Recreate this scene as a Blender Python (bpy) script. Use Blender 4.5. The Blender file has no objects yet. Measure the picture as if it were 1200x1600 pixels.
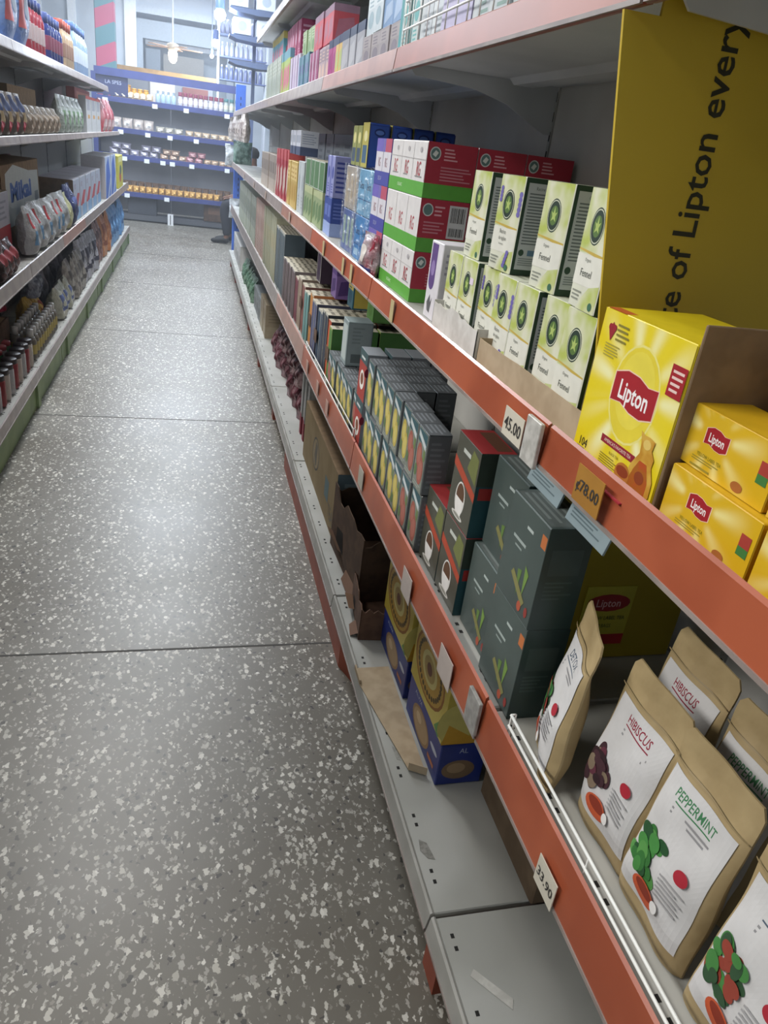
import bpy, bmesh, math, random
from mathutils import Vector, Matrix
random.seed(7)
PI = math.pi
H = 1.33                                   # lens height above the floor

# ------------------------------------------------------------------ camera
sc = bpy.context.scene
COL = sc.collection
cam_d = bpy.data.cameras.new('camera'); cam = bpy.data.objects.new('camera', cam_d); COL.objects.link(cam)
cam_d.sensor_fit = 'VERTICAL'; cam_d.sensor_height = 36.0; cam_d.lens = 1152 / 1600 * 36.0
rt = Vector((.96697, -.22504, .11970)); dn = Vector((.00579, -.45009, -.89297)); fw = Vector((.25483, .86416, -.43392))
m = Matrix(((rt.x, -dn.x, -fw.x, 0), (rt.y, -dn.y, -fw.y, 0), (rt.z, -dn.z, -fw.z, H), (0, 0, 0, 1)))
cam.matrix_world = m
cam_d.clip_start = 0.02; cam_d.clip_end = 100
sc.camera = cam

# ------------------------------------------------------------------ world, exposure, lights
w = bpy.data.worlds.new('world'); sc.world = w; w.use_nodes = True
bg = w.node_tree.nodes['Background']; bg.inputs[0].default_value = (.55, .66, .85, 1); bg.inputs[1].default_value = .5
sc.view_settings.view_transform = 'Standard'; sc.view_settings.look = 'None'
sc.view_settings.exposure = 0.0; sc.view_settings.gamma = 1.0; sc.view_settings.use_curve_mapping = False

def area(name, loc, sx, sy, power, col, rot=(0, 0, 0)):
    l = bpy.data.lights.new(name, 'AREA'); l.shape = 'RECTANGLE'; l.size = sx; l.size_y = sy
    l.energy = power; l.color = col
    o = bpy.data.objects.new(name, l); COL.objects.link(o); o.location = loc; o.rotation_euler = rot
    return o
COOL = (.80, .89, 1.0); WARM = (1.0, .97, .92)
area('overhead_light', (-.9, 1.8, 3.3), .5, 1.2, 14, WARM)
area('overhead_light', (.1, -2.3, 3.2), .6, 1.6, 80, WARM, (-.55, 0, 0))  # unseen lamp added behind the camera to brighten the panel and near faces
area('overhead_light', (-.6, 3.9, 3.3), .4, 1.2, 66, (1, .99, .97))
area('overhead_light', (-.3, 6.2, 3.3), .4, 1.2, 95, (.92, .96, 1))
area('overhead_light', (-.3, 9.0, 3.3), .5, 1.4, 115, COOL)
area('overhead_light', (-.3, 11.3, 3.3), 1.6, .5, 110, COOL)
area('overhead_light', (-2.6, 8.0, 3.3), .5, 2.4, 125, COOL)
area('overhead_light', (-2.8, 1.6, 3.3), .6, 3.0, 230, WARM)
area('overhead_light', (2.6, 6.5, 3.3), .5, 2.4, 80, COOL)
area('overhead_light', (0, 14.3, 3.3), 2.5, .4, 90, COOL)

# ------------------------------------------------------------------ materials
MC = {}
def lin(h):
    h = h.lstrip('#'); h = h if len(h) == 6 else ''.join(c * 2 for c in h); v = [int(h[i:i+2], 16) / 255 for i in (0, 2, 4)]
    return tuple(c / 12.92 if c <= .04045 else ((c + .055) / 1.055) ** 2.4 for c in v) + (1,)
def M(h, rough=.5, h2=None, scale=40, metal=0, lo=.4, hi=.6, bump=0, bscale=60, coat=0, alpha=1, stretch=None):
    key = (h, rough, h2, scale, metal, lo, hi, bump, bscale, coat, alpha, stretch)
    if key in MC: return MC[key]
    mt = bpy.data.materials.new('paint_' + h.lstrip('#')); mt.use_nodes = True
    nt = mt.node_tree; b = nt.nodes['Principled BSDF']
    b.inputs['Roughness'].default_value = rough; b.inputs['Metallic'].default_value = metal
    if coat: b.inputs['Coat Weight'].default_value = coat; b.inputs['Coat Roughness'].default_value = .12
    if alpha < 1: b.inputs['Alpha'].default_value = alpha
    tc = nt.nodes.new('ShaderNodeTexCoord'); n = nt.nodes.new('ShaderNodeTexNoise'); n.inputs['Scale'].default_value = scale
    if stretch:
        mp = nt.nodes.new('ShaderNodeMapping'); mp.inputs['Scale'].default_value = stretch
        nt.links.new(tc.outputs['Object'], mp.inputs[0]); nt.links.new(mp.outputs[0], n.inputs['Vector'])
    else: nt.links.new(tc.outputs['Object'], n.inputs['Vector'])
    r = nt.nodes.new('ShaderNodeValToRGB'); r.color_ramp.elements[0].position = lo; r.color_ramp.elements[1].position = hi
    c = lin(h)
    if h2: r.color_ramp.elements[0].color = c; r.color_ramp.elements[1].color = lin(h2)
    else:
        r.color_ramp.elements[0].color = tuple(x * .95 for x in c[:3]) + (1,); r.color_ramp.elements[1].color = tuple(min(1, x * 1.05) for x in c[:3]) + (1,)
        r.color_ramp.elements[0].position = .3; r.color_ramp.elements[1].position = .7
    nt.links.new(n.outputs['Fac'], r.inputs[0]); nt.links.new(r.outputs[0], b.inputs['Base Color'])
    if bump:
        bn = nt.nodes.new('ShaderNodeTexNoise'); bn.inputs['Scale'].default_value = bscale; bn.inputs['Detail'].default_value = 3
        nt.links.new(tc.outputs['Object'], bn.inputs['Vector'])
        bp = nt.nodes.new('ShaderNodeBump'); bp.inputs['Strength'].default_value = bump; bp.inputs['Distance'].default_value = .01
        nt.links.new(bn.outputs['Fac'], bp.inputs['Height']); nt.links.new(bp.outputs[0], b.inputs['Normal'])
    MC[key] = mt
    return mt
def emis(h, s):
    k = ('e', h, s)
    if k in MC: return MC[k]
    mt = bpy.data.materials.new('lamp_glow'); mt.use_nodes = True; b = mt.node_tree.nodes['Principled BSDF']
    b.inputs['Base Color'].default_value = (1, 1, 1, 1); b.inputs['Emission Color'].default_value = lin(h); b.inputs['Emission Strength'].default_value = s
    MC[k] = mt; return mt
def film():                                 # crinkled clear plastic
    if 'film' in MC: return MC['film']
    mt = bpy.data.materials.new('clear_film'); mt.use_nodes = True; nt = mt.node_tree; nt.nodes.clear()
    out = nt.nodes.new('ShaderNodeOutputMaterial'); mx = nt.nodes.new('ShaderNodeMixShader'); tr = nt.nodes.new('ShaderNodeBsdfTransparent')
    gl = nt.nodes.new('ShaderNodeBsdfGlossy'); gl.inputs['Roughness'].default_value = .22; gl.inputs['Color'].default_value = (.95, .97, 1, 1)
    tr.inputs[0].default_value = (.93, .95, .97, 1)
    tc = nt.nodes.new('ShaderNodeTexCoord'); n = nt.nodes.new('ShaderNodeTexNoise'); n.inputs['Scale'].default_value = 26; n.inputs['Detail'].default_value = 4
    n.inputs['Distortion'].default_value = 1.2
    nt.links.new(tc.outputs['Object'], n.inputs['Vector'])
    bp = nt.nodes.new('ShaderNodeBump'); bp.inputs['Strength'].default_value = 1; bp.inputs['Distance'].default_value = .03
    nt.links.new(n.outputs['Fac'], bp.inputs['Height']); nt.links.new(bp.outputs[0], gl.inputs['Normal'])
    df = nt.nodes.new('ShaderNodeBsdfDiffuse'); df.inputs[0].default_value = (.8, .84, .9, 1); nt.links.new(bp.outputs[0], df.inputs['Normal'])
    m2 = nt.nodes.new('ShaderNodeMixShader'); m2.inputs[0].default_value = .35
    nt.links.new(gl.outputs[0], m2.inputs[1]); nt.links.new(df.outputs[0], m2.inputs[2])
    mr = nt.nodes.new('ShaderNodeMapRange'); mr.inputs['From Min'].default_value = .45; mr.inputs['From Max'].default_value = .62
    mr.inputs['To Min'].default_value = .05; mr.inputs['To Max'].default_value = .32
    nt.links.new(n.outputs['Fac'], mr.inputs[0]); nt.links.new(mr.outputs[0], mx.inputs[0])
    nt.links.new(tr.outputs[0], mx.inputs[1]); nt.links.new(m2.outputs[0], mx.inputs[2]); nt.links.new(mx.outputs[0], out.inputs[0])
    MC['film'] = mt; return mt
def terrazzo():
    mt = bpy.data.materials.new('terrazzo'); mt.use_nodes = True; nt = mt.node_tree; b = nt.nodes['Principled BSDF']; L = nt.links.new
    tc = nt.nodes.new('ShaderNodeTexCoord')
    dn_ = nt.nodes.new('ShaderNodeTexNoise'); dn_.inputs['Scale'].default_value = 95; dn_.inputs['Detail'].default_value = 2; L(tc.outputs['Object'], dn_.inputs['Vector'])
    dm = nt.nodes.new('ShaderNodeVectorMath'); dm.operation = 'MULTIPLY_ADD'; dm.inputs[1].default_value = (.018, .018, 0); L(dn_.outputs['Color'], dm.inputs[0]); L(tc.outputs['Object'], dm.inputs[2])
    def vor(s, lo, hi, stretch=(1, 1, 1)):
        mp = nt.nodes.new('ShaderNodeMapping'); mp.inputs['Scale'].default_value = stretch; mp.inputs['Rotation'].default_value = (0, 0, s * .37); mp.inputs['Location'].default_value = (s * .013, s * .029, 0); L(dm.outputs[0], mp.inputs[0])
        v = nt.nodes.new('ShaderNodeTexVoronoi'); v.inputs['Scale'].default_value = s; v.inputs['Randomness'].default_value = 1; v.distance = 'MINKOWSKI'; v.inputs['Exponent'].default_value = 1.3; L(mp.outputs[0], v.inputs['Vector'])
        # chip size differs cell by cell
        sx = nt.nodes.new('ShaderNodeSeparateColor'); L(v.outputs['Color'], sx.inputs[0])
        su = nt.nodes.new('ShaderNodeMath'); su.operation = 'MULTIPLY_ADD'; su.inputs[1].default_value = .50; su.inputs[2].default_value = -.015; L(sx.outputs[0], su.inputs[0])
        sub = nt.nodes.new('ShaderNodeMath'); sub.operation = 'SUBTRACT'; L(su.outputs[0], sub.inputs[0]); L(v.outputs['Distance'], sub.inputs[1])
        mr = nt.nodes.new('ShaderNodeMapRange'); mr.inputs['From Min'].default_value = lo; mr.inputs['From Max'].default_value = hi; L(sub.outputs[0], mr.inputs[0])
        return mr.outputs[0], sx.outputs[1]
    n = nt.nodes.new('ShaderNodeTexNoise'); n.inputs['Scale'].default_value = 2.2; n.inputs['Detail'].default_value = 4; L(tc.outputs['Object'], n.inputs['Vector'])
    r = nt.nodes.new('ShaderNodeValToRGB'); r.color_ramp.elements[0].position = .3; r.color_ramp.elements[1].position = .75
    r.color_ramp.elements[0].color = lin('#605a50'); r.color_ramp.elements[1].color = lin('#75726a'); L(n.outputs['Fac'], r.inputs[0])
    cur = r.outputs[0]
    for s, col, c2, lo, hi, st in ((85, '#b5b2a9', '#8f8c83', 0, .04, (1, .6, 1)), (105, '#8a867c', '#6a675f', 0, .05, (1, .8, 1)), (76, '#bdbab1', '#96928a', .0, .05, (1, .62, 1)), (66, '#d6d3ca', '#a9a59b', .02, .07, (1, .6, 1)), (52, '#d9d6cd', '#b5b1a6', .09, .14, (1, .6, 1)), (57, '#35332f', '#4a4843', .09, .12, (1, .8, 1))):
        f, rnd = vor(s, lo, hi, st)
        cc = nt.nodes.new('ShaderNodeMix'); cc.data_type = 'RGBA'; cc.inputs[6].default_value = lin(col); cc.inputs[7].default_value = lin(c2); L(rnd, cc.inputs[0])
        mx = nt.nodes.new('ShaderNodeMix'); mx.data_type = 'RGBA'; L(f, mx.inputs[0]); L(cur, mx.inputs[6]); L(cc.outputs[2], mx.inputs[7]); cur = mx.outputs[2]
    L(cur, b.inputs['Base Color'])
    r2 = nt.nodes.new('ShaderNodeMapRange'); r2.inputs['To Min'].default_value = .32; r2.inputs['To Max'].default_value = .5; L(n.outputs['Fac'], r2.inputs[0]); L(r2.outputs[0], b.inputs['Roughness'])
    b.inputs['Specular IOR Level'].default_value = .6
    return mt

# ------------------------------------------------------------------ mesh builder
class MB:
    def __init__(s): s.v = []; s.f = []; s.m = []; s.ms = []; s.smooth = []
    def mi(s, mat):
        if mat not in s.ms: s.ms.append(mat)
        return s.ms.index(mat)
    def add(s, vs, fs, mat, smooth=False):
        o = len(s.v); s.v += [tuple(a) for a in vs]; k = s.mi(mat)
        for f in fs: s.f.append(tuple(i + o for i in f)); s.m.append(k); s.smooth.append(smooth)
    def box(s, x0, y0, z0, x1, y1, z1, mat, bev=0):
        bm = bmesh.new(); bmesh.ops.create_cube(bm, size=1)
        for v in bm.verts: v.co = Vector(((x0 + x1) / 2 + v.co.x * (x1 - x0), (y0 + y1) / 2 + v.co.y * (y1 - y0), (z0 + z1) / 2 + v.co.z * (z1 - z0)))
        if bev: bmesh.ops.bevel(bm, geom=list(bm.edges) + list(bm.verts), offset=bev, segments=1, affect='EDGES')
        bm.verts.index_update(); s.add([v.co for v in bm.verts], [[v.index for v in f.verts] for f in bm.faces], mat); bm.free()
    def prism(s, pts, axis, a, b, mat):
        # pts 2D; axis 0: (y,z) extruded in x; 1: (x,z) in y; 2: (x,y) in z
        def P(p, t): return (t, p[0], p[1]) if axis == 0 else ((p[0], t, p[1]) if axis == 1 else (p[0], p[1], t))
        n = len(pts); vs = [P(p, a) for p in pts] + [P(p, b) for p in pts]
        s.add(vs, [list(range(n))[::-1], list(range(n, 2 * n))] + [[i, (i + 1) % n, n + (i + 1) % n, n + i] for i in range(n)], mat)
    def tube(s, p0, p1, r, mat, n=8, r1=None):
        p0 = Vector(p0); p1 = Vector(p1); d = (p1 - p0); q = d.to_track_quat('Z', 'Y'); r1 = r if r1 is None else r1
        vs = []
        for p, rr in ((p0, r), (p1, r1)):
            for i in range(n): vs.append(p + q @ Vector((math.cos(2 * PI * i / n) * rr, math.sin(2 * PI * i / n) * rr, 0)))
        s.add(vs, [[i, (i + 1) % n, n + (i + 1) % n, n + i] for i in range(n)] + [list(range(n))[::-1], list(range(n, 2 * n))], mat, True)
    def lathe(s, prof, mat, n=14, cx=0, cy=0):
        vs = []; 
        for r, z in prof:
            for i in range(n): vs.append((cx + r * math.cos(2 * PI * i / n), cy + r * math.sin(2 * PI * i / n), z))
        fs = [[k * n + i, k * n + (i + 1) % n, (k + 1) * n + (i + 1) % n, (k + 1) * n + i] for k in range(len(prof) - 1) for i in range(n)]
        fs += [list(range(n))[::-1], list(range((len(prof) - 1) * n, len(prof) * n))]
        s.add(vs, fs, mat, True)
    def mesh(s, name):
        me = bpy.data.meshes.new(name); me.from_pydata(s.v, [], s.f)
        for a in s.ms: me.materials.append(a)
        me.polygons.foreach_set('material_index', s.m); me.polygons.foreach_set('use_smooth', s.smooth); me.update(); return me
    def build(s, name, parent=None, loc=None):
        o = bpy.data.objects.new(name, s.mesh(name)); COL.objects.link(o)
        if parent: o.parent = parent
        if loc: o.location = loc
        return o
TX = {}
def text_mesh(t, bold=0):
    k = (t, bold)
    if k in TX: return TX[k]
    c = bpy.data.curves.new('lettering', 'FONT'); c.body = t; c.resolution_u = 2; c.offset = bold
    o = bpy.data.objects.new('lettering', c); COL.objects.link(o); bpy.context.view_layer.update()
    me = bpy.data.meshes.new_from_object(o.evaluated_get(bpy.context.evaluated_depsgraph_get()))
    vs = [(v.co.x, v.co.y) for v in me.vertices]; fs = [list(p.vertices) for p in me.polygons]
    bpy.data.objects.remove(o); bpy.data.curves.remove(c); bpy.data.meshes.remove(me)
    x0 = min(v[0] for v in vs); x1 = max(v[0] for v in vs)
    TX[k] = ([((v[0] - (x0 + x1) / 2) / .7, (v[1] - .35) / .7) for v in vs], fs, (x1 - x0) / .7)
    return TX[k]

def decals(mb, ds, fm, dims, step=.00005):
    """fm(face,u,v,off)->xyz ; dims(face)->(W,H)"""
    lay = {}
    for d in ds:
        face, kind, a, mat = d[:4]
        if isinstance(mat, str): mat = M(mat, .55)
        lay[face] = lay.get(face, 0) + (0 if len(d) > 4 and face in lay else 1); off = step * lay[face] + .00008
        W, Hh = dims(face)
        if kind == 'r':
            u0, v0, u1, v1 = a; n = 20 if (u1 - u0) > .4 or (v1 - v0) > .4 else 4
            if not fm('curved', 0, 0, 0): n = 1
            vs = [fm(face, u0 + (u1 - u0) * i / n, v0 + (v1 - v0) * j / n, off) for j in range(n + 1) for i in range(n + 1)]
            fs = [[j * (n + 1) + i, j * (n + 1) + i + 1, (j + 1) * (n + 1) + i + 1, (j + 1) * (n + 1) + i] for j in range(n) for i in range(n)]
            mb.add(vs, fs, mat)
        elif kind == 'e':
            cu, cv, ru, rv = a; n = 22; rings = 3 if fm('curved', 0, 0, 0) else 1
            vs = [fm(face, cu, cv, off)] + [fm(face, cu + ru * k / rings * math.cos(2 * PI * i / n), cv + rv * k / rings * math.sin(2 * PI * i / n), off) for k in range(1, rings + 1) for i in range(n)]
            fs = [[0, 1 + i, 1 + (i + 1) % n] for i in range(n)] + [[1 + (k - 1) * n + i, 1 + k * n + i, 1 + k * n + (i + 1) % n, 1 + (k - 1) * n + (i + 1) % n] for k in range(1, rings) for i in range(n)]
            mb.add(vs, fs, mat)
        elif kind == 'p':
            mb.add([fm(face, u, v, off) for u, v in a], [list(range(len(a)))], mat)
        elif kind == 't':
            s, cu, cv, hf = a[:4]; sq = a[4] if len(a) > 4 else 1; ang = a[5] if len(a) > 5 else 0; bold = a[6] if len(a) > 6 else 0
            vs, fs, wd = text_mesh(s, bold); hh = hf * Hh; ca, sa = math.cos(ang), math.sin(ang)
            mb.add([fm(face, cu + (x * hh * sq * ca - y * hh * sa) / W, cv + (x * hh * sq * sa + y * hh * ca) / Hh, off) for x, y in vs], fs, mat)
        elif kind == 'l':                      # small print: rows of short strokes
            u0, v0, u1, v1, rows = a
            rnd = random.Random(int((u0 + v1) * 1000) + rows)
            for k in range(rows):
                vv = v1 - (v1 - v0) * (k + .5) / rows; ue = u0 + (u1 - u0) * rnd.uniform(.6, 1); hh = (v1 - v0) / rows * .22
                mb.add([fm(face, *p, off) for p in ((u0, vv - hh), (ue, vv - hh), (ue, vv + hh), (u0, vv + hh))], [[0, 1, 2, 3]], mat)
        elif kind == 'b':                      # barcode
            u0, v0, u1, v1 = a; u = u0; rnd = random.Random(3)
            while u < u1:
                wv = rnd.uniform(.01, .035) * (u1 - u0) * 2
                mb.add([fm(face, *p, off) for p in ((u, v0), (min(u + wv, u1), v0), (min(u + wv, u1), v1), (u, v1))], [[0, 1, 2, 3]], mat); u += wv * 2
def box_mesh(name, w, d, h, body, ds=(), bev=.0015, body_r=.5):
    mb = MB(); bm_ = M(body, body_r) if isinstance(body, str) else body
    mb.box(-w / 2, -d / 2, 0, w / 2, d / 2, h, bm_, min(bev, w / 12, d / 12, h / 12))
    def fm(f, u, v, o):
        if f == 'curved': return None
        if f == 'F': return ((u - .5) * w, -d / 2 - o, v * h)
        if f == 'B': return ((.5 - u) * w, d / 2 + o, v * h)
        if f == 'R': return (w / 2 + o, (u - .5) * d, v * h)
        if f == 'L': return (-w / 2 - o, (.5 - u) * d, v * h)
        return ((u - .5) * w, (v - .5) * d, h + o)
    def dm(f): return (w, h) if f in 'FB' else ((d, h) if f in 'RL' else (w, d))
    decals(mb, ds, fm, dm)
    return mb.mesh(name)
def bag_mesh(name, w, d, h, body, ds=(), wr=.5, crimp=.06, seed=1, base=.6, n=18, rc=0):
    """pillow-shaped packet: flat crimped seams at the top (and bottom when base<.3), bulging belly, creases"""
    mb = MB(); bm_ = M(body, .4, bump=.5, bscale=50) if isinstance(body, str) else body
    rnd = random.Random(seed); ph = [rnd.uniform(0, 6) for _ in range(6)]
    def th(u, v):
        a = max(0, 1 - abs(2 * u - 1) ** 4) ** .5
        b = min(1, max(0, (1 - crimp - v)) / .45) ** .6 if v < 1 - crimp else 0
        c = base + (1 - base) * min(1, v / .18)
        return d / 2 * (a * b * c) + .0012
    def wv(u, v): return wr * .004 * (math.sin(9 * u + 7 * v + ph[0]) + math.sin(15 * v - 6 * u + ph[1]) * .6) * (1 if v < 1 - crimp else .5)
    def P(u, v, sgn, off): 
        su = 1 - .05 * math.sin(PI * v) * wr
        if rc and v > 1 - rc: su *= 1 - .14 * (1 - math.sqrt(max(0, 1 - ((v - 1 + rc) / rc) ** 2)))
        return ((u - .5) * w * su, sgn * (th(u, v) + off) + wv(u, v), v * h)
    for sgn in (-1, 1):
        vs = [P(i / n, j / n, sgn, 0) for j in range(n + 1) for i in range(n + 1)]
        fs = [[j * (n + 1) + i, j * (n + 1) + i + 1, (j + 1) * (n + 1) + i + 1, (j + 1) * (n + 1) + i][::(1 if sgn < 0 else -1)] for j in range(n) for i in range(n)]
        mb.add(vs, fs, bm_, True)
    rim = []
    for (a, b) in [((0, 0), (1, 0)), ((1, 0), (1, 1)), ((1, 1), (0, 1)), ((0, 1), (0, 0))]:
        for k in range(n):
            t0, t1 = k / n, (k + 1) / n
            p = (a[0] + (b[0] - a[0]) * t0, a[1] + (b[1] - a[1]) * t0); q = (a[0] + (b[0] - a[0]) * t1, a[1] + (b[1] - a[1]) * t1)
            mb.add([P(*p, -1, 0), P(*q, -1, 0), P(*q, 1, 0), P(*p, 1, 0)], [[0, 1, 2, 3][::-1]], bm_)
    def fm(f, u, v, o):
        if f == 'curved': return 1
        return P(u if f == 'F' else 1 - u, v, -1 if f == 'F' else 1, o + .0009)
    decals(mb, ds, fm, lambda f: (w, h), .0001)
    return mb.mesh(name)
def film_mesh(name, w, d, h, seed=0):
    """a loose clear bag over a block of packets"""
    mb = MB(); rnd = random.Random(seed); n = 8
    def jit(p): return tuple(c + rnd.uniform(-.003, .003) for c in p)
    e = .006
    for (ax, sg) in ((0, -1), (0, 1), (1, -1), (2, 1)):
        vs = []
        for j in range(n + 1):
            for i in range(n + 1):
                a, b = i / n - .5, j / n
                if ax == 0: p = (sg * (w / 2 + e), (a) * (d + 2 * e), b * (h + e))
                elif ax == 1: p = (a * (w + 2 * e), sg * (d / 2 + e), b * (h + e))
                else: p = (a * (w + 2 * e), (b - .5) * (d + 2 * e), h + e)
                edge = i in (0, n) or j in (0, n)
                vs.append(p if edge else jit(p))
        mb.add(vs, [[j * (n + 1) + i, j * (n + 1) + i + 1, (j + 1) * (n + 1) + i + 1, (j + 1) * (n + 1) + i] for j in range(n) for i in range(n)], film(), True)
    return mb.mesh(name)

# ------------------------------------------------------------------ object helpers
def tag(o, label, cat, group=None, kind=None):
    if label: o['label'] = label
    if cat: o['category'] = cat
    if group: o['group'] = group
    if kind: o['kind'] = kind
    return o
def empty(name, loc, label, cat, group=None, rz=0):
    o = bpy.data.objects.new(name, None); o.empty_display_size = .05; COL.objects.link(o); o.location = loc; o.rotation_euler = (0, 0, rz)
    return tag(o, label, cat, group)
def struct(o): o['kind'] = 'structure'; return o
ROT = {'R': -PI / 2, 'L': PI / 2, 'E': 0}
PROTO = {}
def put(key, name, meshes, side, xf, y, z, w, d, label, cat, group=None, turn=0, lean=0, flop=0):
    """meshes: one mesh, or a list of (part name, mesh, (x,y,z) offset). xf = plane of the aisle-facing side, y = centre along the run"""
    cx = xf + d / 2 if side == 'R' else (xf - d / 2 if side == 'L' else xf)
    if side == 'E': cx, cy = xf, y + d / 2
    else: cy = y
    rot = (flop, lean, ROT[side] + turn)
    if not isinstance(meshes, list):
        o = bpy.data.objects.new(name, meshes); COL.objects.link(o)
        o.location = (cx, cy, z); o.rotation_euler = rot
        return tag(o, label, cat, group)
    o = empty(name, (cx, cy, z), label, cat, group); o.rotation_euler = rot
    made = {}
    for it in meshes:
        pn, me, of = it[:3]
        c = bpy.data.objects.new(pn, me); COL.objects.link(c); c.parent = made[it[3]] if len(it) > 3 else o; c.location = of; made[pn] = c
    return o
MESH = {}
def cached(key, fn):
    if key not in MESH: MESH[key] = fn()
    return MESH[key]

# ------------------------------------------------------------------ shelving levels (world heights)
RX = .41
ZB, ZL, ZM, ZU, ZT = .175, .630, 1.047, 1.530, 1.915
WHITE = M('#adada8', .45, h2='#9f9f99', scale=5)
WHITE_LIT = M('#c6c9cc', .5, h2='#b9bdc1', scale=4)  # same shelf white made paler, light on upper shelves put into the colour
ORANGE = M('#a8573a', .4, h2='#96492f', scale=7, coat=.15)
PINKY = M('#a87866', .35, h2='#9a6d5d', scale=9, coat=.25)
PALE = M('#877b76', .38, h2='#988c86', scale=14, coat=.2)
DARK = M('#14120f', .8)
PAPER = M('#c9c3b4', .6); INK = M('#33312f', .7)
CARD = M('#8a7358', .85, h2='#7e684f', scale=30); CARD_D = M('#5a4434', .9, h2='#4c392c', scale=25); CARD_L = M('#b29f84', .85, h2='#a49176', scale=25)
WIRE = M('#e0e0dc', .35)

def price_card(parent, x, y, zc, txt, sgn, w=.045, h=.038, bgc=None, tilt=0, name='price_tag'):
    mb = MB(); bgm = bgc or PAPER
    mb.box(-w / 2, 0, -h / 2, w / 2, .0012, h / 2, bgm)
    if txt:
        vs, fs, wd = text_mesh(txt, .012); s = min(h * .5, w * .85 / wd); mb.add([(a * s, -.0006, b * s) for a, b in vs], fs, INK)
    o = mb.build(name, parent, (x, y, zc)); o.rotation_euler = (0, tilt, -PI / 2 if sgn > 0 else PI / 2)
    return o

def gondola(name, label, sgn, lip, back, y0, nb, levels, kickx, kick, kicky, backcol, postcol):
    """levels: (surface z, lip z0, lip z1, first bay, last bay, [rail material per bay], lip x)"""
    root = empty(name, (sgn * lip, y0, 0), label, 'shelving')
    def W(x): return sgn * x - sgn * lip          # local x
    for b in range(nb):
        ya = b * 1.0
        bp = MB(); top = 2.02
        for k in range(5 if sgn > 0 else 4):
            z0 = .12 + k * .38; bp.box(min(W(back), W(back + .012)), ya + .003, z0, max(W(back), W(back + .012)), ya + .997, z0 + .377, backcol)
        bp.build('back_panel', root)
    for b in range(nb + 1):
        up = MB(); x0, x1 = sorted((W(back - .004), W(back + .03)))
        up.box(x0, b - .006, 0, x1, b + .006, 2.05 if sgn > 0 else 1.66, postcol)
        for k in range(46 if sgn > 0 else 36): up.box(min(W(back - .0045), W(back - .004)), b - .0025, .2 + k * .04, max(W(back - .0045), W(back - .004)), b + .0025, .22 + k * .04, DARK)
        up.build('upright', root)
    for li, (zs, l0, l1, b0, b1, rails, lx, ribs) in enumerate(levels):
        for b in range(b0, b1):
            s = MB(); x0, x1 = sorted((W(lx + .012), W(back - .002)))
            ms = WHITE if li < 3 else WHITE_LIT
            s.box(x0, b + .004, zs - .022, x1, b + .996, zs, ms, .002)
            s.box(x0, b + .004, zs - .03, x0 + .02, b + .996, zs - .02, ms)
            for rr in ribs:
                xa, xb = sorted((W(rr), W(rr + .07))); s.prism([(xa, zs - .022), (xb, zs - .022), (xb - .012, zs - .034), (xa + .012, zs - .034)], 1, b + .03, b + .97, ms)
            for k in range(8):                     # pairs of slots along the front edge
                yy = b + .06 + k * .125
                for dy in (0, .022):
                    xa, xb = sorted((W(lx + .028), W(lx + .034))); s.box(xa, yy + dy, zs - .001, xb, yy + dy + .008, zs + .0004, DARK)
            so = s.build('shelf', root)
            if li == 4 and sgn > 0: so['label'] = 'high steel shelf, underside showing'
            # folded front channel + price rail
            r = MB(); rm = rails[min(b, len(rails) - 1)]
            pr = [(W(lx + .012), zs + .001), (W(lx + .012), l0), (W(lx + .002), l0 - .002), (W(lx - .001), l0 + .003), (W(lx + .004), l1 - .002), (W(lx + .008), l1 + .001)]
            r.prism(pr, 1, b + .003, b + .997, rm)
            e = MB(); xa, xb = sorted((W(lx - .004), W(lx + .001))); 
            r.prism([(W(lx - .0025), l0 - .001), (W(lx + .001), l0 - .001), (W(lx + .001), l0 + .004), (W(lx - .0025), l0 + .004)], 1, b + .003, b + .997, PALE)
            ro = r.build('price_rail', so)
            if li > 0:
                for q in ((0, 1) if b == b1 - 1 else (0,)):
                    k = MB(); y = b + q * .994 + .0015; dz = .095
                    pts = [(lx + .03, zs - .022), (back, zs - .022), (back, zs - .022 - dz), (back - .02, zs - .022 - dz), (back - .06, zs - .022 - dz * .82), (back - .12, zs - .022 - dz * .5), (back - .2, zs - .022 - dz * .30), (lx + .05, zs - .022 - dz * .22)]
                    k.prism([(W(p[0]), p[1]) for p in pts], 1, y - .002, y + .002, ms)
                    k.build('shelf_bracket', so)
    for (ya, yb) in kicky:
        k = MB(); x0, x1 = sorted((W(kickx), W(kickx + .012))); k.box(x0, ya - y0, 0, x1, yb - y0, levels[0][1] - .001, kick)
        if sgn > 0: k.prism([(W(kickx), ya - y0), (W(kickx + .012), ya - y0), (W(kickx + .06), ya - y0 - .14), (W(kickx + .05), ya - y0 - .14)], 2, 0, levels[0][1] - .001, kick)
        k.build('kick_board', root)
    for b in range(nb + 1):
        f = MB(); x0, x1 = sorted((W(lip + .012), W(back + .02))); f.box(x0, b - .03, 0, x1, b + .03, levels[0][1] + .015, kick); f.build('foot', root)
    return root

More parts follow.
